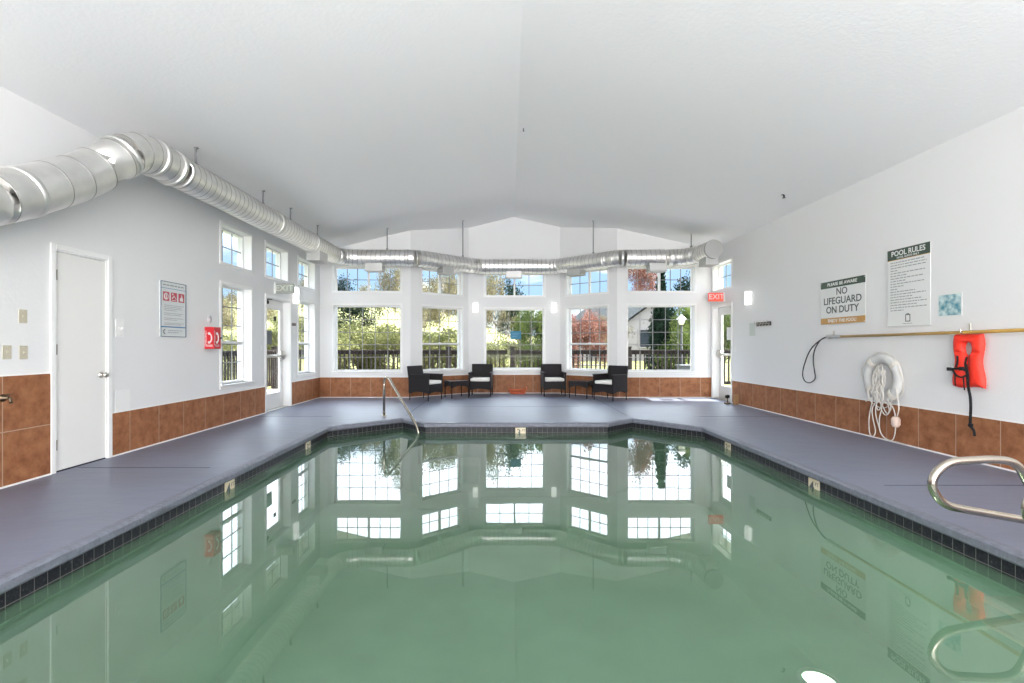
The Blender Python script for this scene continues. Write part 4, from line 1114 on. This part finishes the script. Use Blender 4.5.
# wire basket under the centre window
root = thing('wire_basket', 'low orange-red wire basket on the floor below centre window', 'basket', T(0.41, 11.78, 0))
bm = new_bm()
for z, s in ((0.012, 0.17), (0.055, 0.185), (0.10, 0.20)):
    tube(bm, [(-s, -0.08, z), (s, -0.08, z), (s, 0.08, z), (-s, 0.08, z)], 0.009, 6, closed=True)
for i in range(9):
    x = -0.17 + 0.0425 * i
    for y in (-0.08, 0.08): cyl(bm, (x, y, 0.012), (x * 1.17, y, 0.10), 0.004, n=6)
    cyl(bm, (x, -0.08, 0.012), (x, 0.08, 0.012), 0.004, n=6)
link('basket_body', bm, M_BASK, root)
for q in (-1, 1):
    bm = new_bm(); tube(bm, fillet([(q * 0.20, -0.07, 0.10), (q * 0.215, -0.07, 0.17), (q * 0.215, 0.07, 0.17), (q * 0.20, 0.07, 0.10)], 0.03, 4), 0.007, 8); link('handle', bm, M_BASK, root)
bm = new_bm(); box(bm, -0.165, 0.165, -0.072, 0.072, 0.018, 0.06, 0.01); link('tray', bm, mat('basket_liner', (0.34, 0.06, 0.03), 0.6), root)
# door stopper by the right door
root = thing('door_stopper', 'small dark metal door stopper on the deck beside right far door', 'door stopper', T(4.50, 9.72, 0))
bm = new_bm(); box(bm, -0.05, 0.05, -0.04, 0.04, 0, 0.035, 0.006); cyl(bm, (0, 0, 0.03), (0.0, 0, 0.13), 0.012); link('stand', bm, M_BRASS, root)
bm = new_bm(); lathe(bm, [(0, -0.035), (0.028, -0.035), (0.034, 0), (0.028, 0.035), (0, 0.035)], 16, T(0, 0, 0.15) @ Matrix.Rotation(PI / 2, 4, 'Y')); link('rubber_bumper', bm, M_BLACKM, root)
bm = new_bm(); box(bm, -0.05, 0.05, -0.03, 0.03, 0, 0.20, 0.01)
setup(link('wood_block', bm, mat('block_brown', (0.30, 0.17, 0.08), 0.7), M=T(4.62, 9.62, 0) @ RZ(0.2)), 'small upright brown block on the deck against right wall', 'block')

# ------------------------------------------------------------------ outdoors
bm = new_bm(); box(bm, -6.5, 7.2, 12.25, 14.3, -0.12, -0.06); box(bm, -6.5, -4.3, 4, 12.25, -0.12, -0.06); box(bm, 4.95, 7.2, 6, 12.25, -0.12, -0.06)
setup(link('patio', bm, M_PATIO), None, kind='structure')
bm = new_bm()
nx, ny = 70, 60; g = []
def ground_h(x, y):
    h = -0.5 + 0.06 * noise.noise(Vector((x * 0.3, y * 0.3, 0)))
    a = max(0.0, min(1.0, (y - 15.0) / 14.0)); b = max(0.0, min(1.0, (1.0 - x) / 6.0))
    h += 2.1 * a * b + 2.4 * max(0.0, min(1.0, (y - 25.0) / 13.0))
    c = max(0.0, min(1.0, (-x - 7.5) / 9.0)); h += 0.9 * c
    return h
for j in range(ny + 1):
    row = []
    for i in range(nx + 1):
        x = -45 + 95 * i / nx; y = -12 + 72 * j / ny; row.append(bm.verts.new((x, y, ground_h(x, y))))
    g.append(row)
for j in range(ny):
    for i in range(nx):
        q = (g[j][i], g[j][i + 1], g[j + 1][i + 1], g[j + 1][i])
        if all(-5.8 < v.co.x < 6.4 and v.co.y < 13.2 for v in q): continue   # the building stands here
        bm.faces.new(q)
setup(link('ground', bm, M_GRASS, smooth=True), None, kind='structure')

bal = None
def railing(x0, y0, x1, y1, label, posts):
    global bal
    L_ = math.hypot(x1 - x0, y1 - y0); ang = math.atan2(y1 - y0, x1 - x0)
    root = thing('deck_railing', label, 'railing', T(x0, y0, -0.06) @ RZ(ang), group='brown deck railings outside')
    bm = new_bm(); box(bm, 0, L_, -0.07, 0.07, 1.06, 1.10, 0.004); box(bm, 0, L_, -0.02, 0.02, 0.97, 1.06); link('top_rail', bm, M_RAIL, root)
    bm = new_bm(); box(bm, 0, L_, -0.02, 0.02, 0.10, 0.19, 0.003); link('bottom_rail', bm, M_RAIL, root)
    if bal is None:
        bm = new_bm(); box(bm, -0.019, 0.019, -0.019, 0.019, 0.0, 0.95); b0 = link('baluster', bm, M_RAIL, root); bal = b0.data; b0.location = (0.1, -0.04, 0.11); k = 1
    else: k = 0
    n = int(L_ / 0.128)
    for i in range(k, n):
        b = bpy.data.objects.new('baluster', bal); COL.objects.link(b); b.parent = root; b.location = (0.1 + i * 0.128, -0.04, 0.11)
    for p in posts:
        bm = new_bm(); box(bm, p - 0.075, p + 0.075, -0.075, 0.075, 0.0, 1.17, 0.008); box(bm, p - 0.09, p + 0.09, -0.09, 0.09, 1.17, 1.20, 0.005); link('post', bm, M_RAIL, root)
railing(-6.4, 14.2, 0.2, 14.2, 'brown slatted deck railing outside the left far windows', (0.0, 4.9))
railing(0.35, 14.2, 7.1, 14.2, 'brown slatted deck railing outside the right far windows', (0.0, 3.35, 6.7))
railing(-6.4, 5.2, -6.4, 14.1, 'brown slatted deck railing outside the left wall', (2.0, 5.4, 8.7))
railing(7.1, 14.1, 7.1, 8.2, 'brown slatted deck railing outside the right door', (3.0, 5.8))

def leaves(bm, c, r, n, s, rng, squash=(1, 1, 1)):
    for _ in range(n):
        while True:
            p = Vector((rng.uniform(-1, 1), rng.uniform(-1, 1), rng.uniform(-1, 1)))
            if 0.25 < p.length < 1: break
        p = Vector((p.x * r * squash[0], p.y * r * squash[1], p.z * r * squash[2])) + c
        d = Vector((rng.gauss(0, 1), rng.gauss(0, 1), rng.gauss(0, 1))).normalized(); e = d.orthogonal().normalized() * s * rng.uniform(0.35, 0.55); d = d * s * rng.uniform(0.7, 1.2)
        k = d.cross(e).normalized() * s * 0.12
        a = bm.verts.new(p); b = bm.verts.new(p + d * 0.5 + e + k); t = bm.verts.new(p + d); q = bm.verts.new(p + d * 0.5 - e + k)
        bm.faces.new((a, b, t)); bm.faces.new((a, t, q))
TREEGROUP = 'trees beyond the deck railing'
def tree_mesh(seed, h, cr, nb, n, s, kind):
    rng = random.Random(seed); tr = new_bm(); fo = new_bm()
    if kind == 'conifer':
        tube(tr, [(0, 0, 0), (0, 0, h)], [0.16, 0.02], 8)
        k = 0; z = h * 0.10
        while z < h:
            rr = cr * (1 - z / h) + 0.1
            for a in range(7):
                th = a * 2 * PI / 7 + k; t = Vector((math.cos(th) * rr, math.sin(th) * rr, z - 0.18 * rr))
                tube(tr, [(0, 0, z), t], [0.03, 0.008], 4)
                for q in (0.45, 0.75, 1.0):
                    leaves(fo, Vector((t.x * q, t.y * q, z - 0.18 * rr * q)), 0.22 + rr * 0.16, n, s, rng, (1, 1, 0.5))
            k += 0.45; z += h * 0.055
        return tr, fo
    tk = [Vector((0, 0, -0.3))]; x = y = 0
    for i in range(1, 7):
        x += rng.uniform(-0.12, 0.12); y += rng.uniform(-0.12, 0.12); tk.append(Vector((x, y, h * 0.8 * i / 6)))
    tube(tr, tk, [0.02 * h * (1 - 0.13 * i) for i in range(7)], 8)
    for b in range(nb):
        i = rng.randint(2, 5) if kind != 'bush' else rng.randint(0, 5); base = tk[i]
        th = rng.uniform(0, 2 * PI); l = cr * rng.uniform(0.45, 1.0) * (1 if i < 5 else 0.6)
        e = base + Vector((math.cos(th) * l, math.sin(th) * l, rng.uniform(0.15, 0.7) * l if kind != 'bush' else rng.uniform(0, 0.5)))
        mid = (base + e) / 2 + Vector((0, 0, 0.1 * l)); tube(tr, [base, mid, e], [0.007 * h, 0.005 * h, 0.002 * h], 5)
        for q in range(4):
            e2 = e + Vector((rng.uniform(-1, 1), rng.uniform(-1, 1), rng.uniform(-0.3, 1))) * l * 0.5
            tube(tr, [mid if q % 2 else e, e2], [0.003 * h, 0.0012 * h], 4)
            leaves(fo, e2, cr * 0.26, n // 4, s, rng)
        leaves(fo, e, cr * 0.34, n, s, rng)
    return tr, fo
protos = {}
def tree(key, x, y, lab, lm, bmatl, h, cr, nb, n, s, kind='tree', rot=0.0, sc=1.0, name='tree', cat='tree'):
    sx_, sz_ = sc if hasattr(sc, '__len__') else (sc, sc)
    M = T(x, y, ground_h(x, y)) @ RZ(rot) @ Matrix.Diagonal((sx_, sx_, sz_, 1))
    root = thing(name, lab, cat, M, group=TREEGROUP)
    if key not in protos:
        tr, fo = tree_mesh(sum(map(ord, key)), h, cr, nb, n, s, kind)
        a = link('trunk', tr, bmatl, root, smooth=True); b = link('foliage', fo, lm, root); protos[key] = (a.data, b.data)
    else:
        for nm, me in zip(('trunk', 'foliage'), protos[key]):
            o = bpy.data.objects.new(nm, me); COL.objects.link(o); o.parent = root
    return root
def at(px, d): return ((px - 500.5) / 490 * d, d)
# left slope: scrub, then thin pale trees; (pixel column, distance, width scale, height scale, where)
def grow(key, px, d, sx_, sz_, words, rot):
    x, y = at(px, d) if px is not None else d
    K = {'scrub': ('yellow-green scrub bush', L_YG, M_BARK, 2.3, 1.5, 11, 260, 0.11, 'bush', 'bush'),
         'dark': ('dark bare-branched tree', L_DK, M_BARK, 4.6, 2.0, 14, 130, 0.12, 'tree', 'tree'),
         'gold': ('pale golden tree', L_GOLD, M_BARKP, 5.2, 2.0, 16, 210, 0.11, 'tree', 'tree'),
         'green': ('fresh green leafy tree', L_G, M_BARK, 3.8, 1.7, 15, 260, 0.12, 'tree', 'tree'),
         'russet': ('russet red tree', L_RED, M_BARK, 4.0, 1.7, 17, 240, 0.10, 'tree', 'tree'),
         'spruce': ('dark spruce tree', L_DK, M_BARK, 5.2, 1.5, 0, 26, 0.15, 'conifer', 'tree')}[key]
    tree(key, x, y, K[0] + ' ' + words, K[1], K[2], K[3], K[4], K[5], K[6], K[7], K[8], rot, (sx_, sz_), K[9], K[9])
for i, a_ in enumerate((
    ('scrub', 323, 17.0, 0.80, 0.80, 'on the slope beyond the far left corner'),
    ('scrub', 347, 17.4, 0.75, 0.80, 'on the slope in the left half of far left window'),
    ('scrub', 373, 18.2, 0.75, 0.90, 'on the slope in the middle of far left window'),
    ('scrub', 398, 17.0, 0.80, 0.85, 'on the slope at the right side of far left window'),
    ('scrub', 427, 18.0, 0.85, 0.90, 'low in the angled left bay window'),
    ('scrub', 455, 17.2, 0.80, 0.80, 'low at the right of the angled left bay window'),
    ('scrub', 485, 18.6, 0.85, 0.75, 'low at the left of the centre window'),
    ('dark', 350, 23.5, 0.60, 0.62, 'at the upper left of far left window'),
    ('dark', 330, 27.0, 0.60, 0.75, 'behind the far left corner'),
    ('gold', 372, 29.0, 0.45, 0.50, 'far off in the middle of far left window'),
    ('gold', 394, 24.0, 0.40, 1.0, 'at the right side of far left window'),
    ('gold', 424, 23.0, 0.38, 0.85, 'at the left of the angled left bay window'),
    ('gold', 444, 26.0, 0.35, 0.95, 'in the middle of the angled left bay window'),
    ('gold', 460, 28.0, 0.35, 0.90, 'at the right of the angled left bay window'),
    ('gold', 494, 24.0, 0.42, 1.12, 'at the upper left of the centre window'),
    ('dark', 518, 22.0, 0.40, 1.10, 'in the upper middle of the centre window'),
    ('gold', 508, 31.0, 0.40, 0.66, 'far off behind the middle of centre window'),
    ('green', 534, 18.5, 0.42, 0.86, 'in the right half of the centre window'),
    ('scrub', 522, 26.5, 0.85, 0.70, 'far behind the middle of centre window'),
    ('green', 552, 23.0, 0.50, 0.80, 'behind the right bay pier'),
    ('russet', 578, 19.0, 0.44, 0.76, 'filling the left of angled right bay window'),
    ('russet', 596, 22.5, 0.42, 0.80, 'at the right of the angled right bay window'),
    ('gold', 611, 27.0, 0.40, 0.62, 'beside the pale house'),
    ('russet', 640, 37.0, 0.75, 1.75, 'rising behind the pale house roof'),
    ('spruce', 661, 20.0, 0.42, 0.92, 'in front of the pale house'),
    ('green', 683, 19.0, 0.42, 0.90, 'behind the lamp post'),
    ('dark', 679, 24.5, 0.62, 1.28, 'tall at upper right of far right window'),
    ('green', 698, 22.0, 0.42, 1.02, 'at the right edge of far right window'),
    ('green', 722, 21.0, 0.55, 1.10, 'seen through the right far door'),
    ('green', None, (10.9, 24.5), 0.60, 1.0, 'far off beyond the right far door'),
    ('gold', None, (-12.5, 21.5), 0.40, 0.46, 'outside the near left window'),
    ('gold', None, (-14.5, 25.5), 0.40, 0.50, 'farther off outside the near left window'),
    ('gold', None, (-12.0, 25.0), 0.40, 0.52, 'seen through the left far door'),
    ('gold', None, (-11.6, 28.5), 0.40, 0.55, 'seen through the corner window'),
    ('scrub', None, (-9.2, 13.8), 0.75, 0.70, 'outside the near left window, nearest the railing'),
    ('scrub', None, (-9.4, 16.6), 0.75, 0.70, 'between near left window and left far door'),
    ('scrub', None, (-9.0, 19.2), 0.75, 0.75, 'beyond the left far door'),
    ('scrub', None, (-9.4, 22.0), 0.80, 0.80, 'beyond the corner window'))):
    grow(*a_, i * 1.37)

# white house with grey roof
hx0, hy0 = at(641, 29)
root = thing('white_house', 'pale house with a dark grey gabled roof beyond far right window', 'house', T(hx0 - 1.3, hy0, -0.5))
M_HW = mat('house_wall', (0.24, 0.215, 0.215), 0.8)
bm = new_bm(); prism(bm, [(-2.6, 0), (3.4, 0), (3.4, 3.0), (1.9, 4.1), (0.4, 3.0), (-2.6, 3.0)], 0, 4, Matrix(((1, 0, 0, 0), (0, 0, 1, 0), (0, 1, 0, 0), (0, 0, 0, 1)))); bmesh.ops.recalc_face_normals(bm, faces=bm.faces); link('house_walls', bm, M_HW, root)
bm = new_bm(); prism(bm, [(-3.0, 2.95), (0.1, 2.95), (1.9, 4.25), (3.7, 2.95), (3.7, 3.15), (1.9, 4.55), (-0.4, 3.9), (-2.0, 3.9), (-3.0, 3.1)], -0.3, 4.3, Matrix(((1, 0, 0, 0), (0, 0, 1, 0), (0, 1, 0, 0), (0, 0, 0, 1)))); bmesh.ops.recalc_face_normals(bm, faces=bm.faces); link('roof', bm, mat('grey_shingle', (0.09, 0.095, 0.105), 0.8, var=0.2, scale=10), root)
for x, z, w, h in ((-1.3, 1.0, 1.0, 1.0), (1.6, 1.6, 0.8, 1.0)):
    bm = new_bm(); box(bm, x - w / 2, x + w / 2, -0.03, 0.01, z, z + h); f = link('house_window', bm, mat('house_pane', (0.03, 0.035, 0.045), 0.1), root)
    bm = new_bm(); box(bm, x - w / 2 - 0.07, x - w / 2, -0.05, 0, z - 0.07, z + h + 0.07); box(bm, x + w / 2, x + w / 2 + 0.07, -0.05, 0, z - 0.07, z + h + 0.07); box(bm, x - w / 2, x + w / 2, -0.05, 0, z + h, z + h + 0.07); box(bm, x - w / 2, x + w / 2, -0.05, 0, z - 0.07, z); link('window_surround', bm, M_HW, f)
bm = new_bm(); box(bm, -3.2, 0.2, -1.2, -0.05, 0, 0.6, 0.02); link('porch', bm, mat('porch_grey', (0.20, 0.18, 0.17), 0.8), root)
# lamp post
lx, ly_ = at(681.5, 16.4)
root = thing('lamp_post', 'black lamp post with white lantern beyond the far right window', 'lamp post', T(lx, ly_, -0.5))
bm = new_bm(); tube(bm, [(0, 0, 0), (0, 0, 0.3), (0, 0, 2.35)], [0.07, 0.04, 0.035], 12); link('pole', bm, M_BLACKM, root)
bm = new_bm(); lathe(bm, [(0, 2.35), (0.07, 2.36), (0.13, 2.52), (0.14, 2.55), (0.0, 2.55)], 6); link('lantern', bm, mat('lantern_white', (0.85, 0.85, 0.82), 0.4), root)
bm = new_bm(); lathe(bm, [(0.17, 2.55), (0.03, 2.68), (0.0, 2.72)], 6); lathe(bm, [(0.17, 2.55), (0, 2.55)], 6); link('lantern_cap', bm, mat('lantern_cap_pale', (0.7, 0.7, 0.68), 0.5), root)
# utility cabinet on the outdoor deck
ux, uy = at(690, 13.4)
root = thing('outdoor_cabinet', 'dark grey cabinet on outdoor deck below the far right window', 'cabinet', T(ux, uy, -0.06))
bm = new_bm(); box(bm, -0.30, 0.30, -0.2, 0.2, 0.0, 0.66, 0.01); link('body', bm, mat('cabinet_grey', (0.06, 0.065, 0.07), 0.5), root)
bm = new_bm(); box(bm, -0.33, 0.33, -0.23, 0.23, 0.66, 0.70, 0.01); link('lid', bm, MATS['cabinet_grey'], root)
for x in (-0.15, 0.15):
    bm = new_bm(); box(bm, x - 0.06, x + 0.06, -0.215, -0.2, 0.52, 0.56, 0.003); link('handle', bm, M_NICKEL, root)

# ------------------------------------------------------------------ sky and light
world = bpy.data.worlds.new('world'); bpy.context.scene.world = world; world.use_nodes = True
N, L = world.node_tree.nodes, world.node_tree.links; N.clear()
out = N.new('ShaderNodeOutputWorld'); bg = N.new('ShaderNodeBackground')
tc = N.new('ShaderNodeTexCoord'); sp = N.new('ShaderNodeSeparateXYZ'); L.new(tc.outputs['Generated'], sp.inputs[0])
nz = N.new('ShaderNodeTexNoise'); nz.inputs['Scale'].default_value = 5.0; nz.inputs['Detail'].default_value = 5
mp = N.new('ShaderNodeMapping'); mp.inputs['Scale'].default_value = (1, 1, 2.6); L.new(tc.outputs['Generated'], mp.inputs[0]); L.new(mp.outputs[0], nz.inputs['Vector'])
# low sky: blue with some cloud; higher: bright broken overcast
e = math_node(N, L, 'MULTIPLY_ADD', math_node(N, L, 'SUBTRACT', nz.outputs['Fac'], 0.5), 0.10, sp.outputs[2])
rp = N.new('ShaderNodeValToRGB'); cr_ = rp.color_ramp
SKY_HI = 1.0
cr_.elements[0].position = 0.0; cr_.elements[0].color = (0.09, 0.11, 0.13, 1)
cr_.elements[1].position = 0.10; cr_.elements[1].color = (0.07, 0.105, 0.155, 1)
k_ = cr_.elements.new(0.17); k_.color = (0.075, 0.11, 0.165, 1)
k_ = cr_.elements.new(0.235); k_.color = (0.80, 0.88, 1.0, 1)
k_ = cr_.elements.new(1.0); k_.color = (0.80, 0.88, 1.0, 1)
L.new(e, rp.inputs[0])
cl = N.new('ShaderNodeMapRange'); cl.inputs[1].default_value = 0.53; cl.inputs[2].default_value = 0.60; L.new(nz.outputs['Fac'], cl.inputs[0])
mx = N.new('ShaderNodeMix'); mx.data_type = 'RGBA'; mx.blend_type = 'LIGHTEN'; L.new(cl.outputs[0], mx.inputs['Factor']); L.new(rp.outputs['Color'], mx.inputs['A']); mx.inputs['B'].default_value = (0.16, 0.17, 0.175, 1)
L.new(mx.outputs['Result'], bg.inputs['Color']); bg.inputs['Strength'].default_value = 7.5
L.new(bg.outputs[0], out.inputs[0])

def area(name, loc, rot, sx, sy, power, col=(1, 1, 1)):
    l = bpy.data.lights.new(name, 'AREA'); l.shape = 'RECTANGLE'; l.size = sx; l.size_y = sy; l.energy = power; l.color = col
    o = bpy.data.objects.new(name, l); COL.objects.link(o); o.location = loc; o.rotation_euler = rot; return o
sun = bpy.data.lights.new('sun', 'SUN'); sun.energy = 25.0; sun.angle = 0.009; sun.color = (1, 0.95, 0.86)
pl = bpy.data.lights.new('pool_lamp', 'AREA'); pl.shape = 'DISK'; pl.size = 0.16; pl.energy = 5; pl.color = (0.8, 1, 0.85)
po = bpy.data.objects.new('pool_lamp', pl); COL.objects.link(po); po.location = (2.14, 3.29, -1.07); po.rotation_euler = (PI, 0, 0)
so = bpy.data.objects.new('sun', sun); COL.objects.link(so)
so.rotation_euler = Vector((-1.0, 0.09, -1.1)).to_track_quat('-Z', 'Y').to_euler()
# unseen fill lights, added behind the photographer to brighten the walls and ceiling
area('near_end_fill', (0.3, -5.6, 3.4), (math.radians(78), 0, 0), 7.0, 0.8, 120, (1, 0.98, 0.95))
area('near_end_ceiling_fill', (0.3, -4.6, 0.9), (math.radians(148), 0, 0), 7.5, 2.6, 1500, (1, 0.99, 0.97))

# ------------------------------------------------------------------ camera and view
cam = bpy.data.cameras.new('camera'); cam.sensor_width = 36; cam.lens = 36 * 490 / 1024
cam.shift_x = 11.5 / 1024; cam.shift_y = 4.5 / 1024; cam.clip_start = 0.05; cam.clip_end = 300
co = bpy.data.objects.new('camera', cam); COL.objects.link(co); co.location = (0, 0, CAMZ); co.rotation_euler = (PI / 2, 0, 0)
sc = bpy.context.scene; sc.camera = co
sc.view_settings.view_transform = 'Standard'; sc.view_settings.look = 'None'; sc.view_settings.gamma = 1; sc.view_settings.exposure = 0.12
try: sc.view_settings.use_curve_mapping = False
except Exception: pass
try:
    cy_ = sc.cycles; cy_.use_denoising = True; cy_.max_bounces = 10; cy_.diffuse_bounces = 6; cy_.glossy_bounces = 5; cy_.transparent_max_bounces = 16; cy_.transmission_bounces = 6
    cy_.caustics_reflective = False; cy_.caustics_refractive = False; cy_.sample_clamp_indirect = 8
except Exception: pass
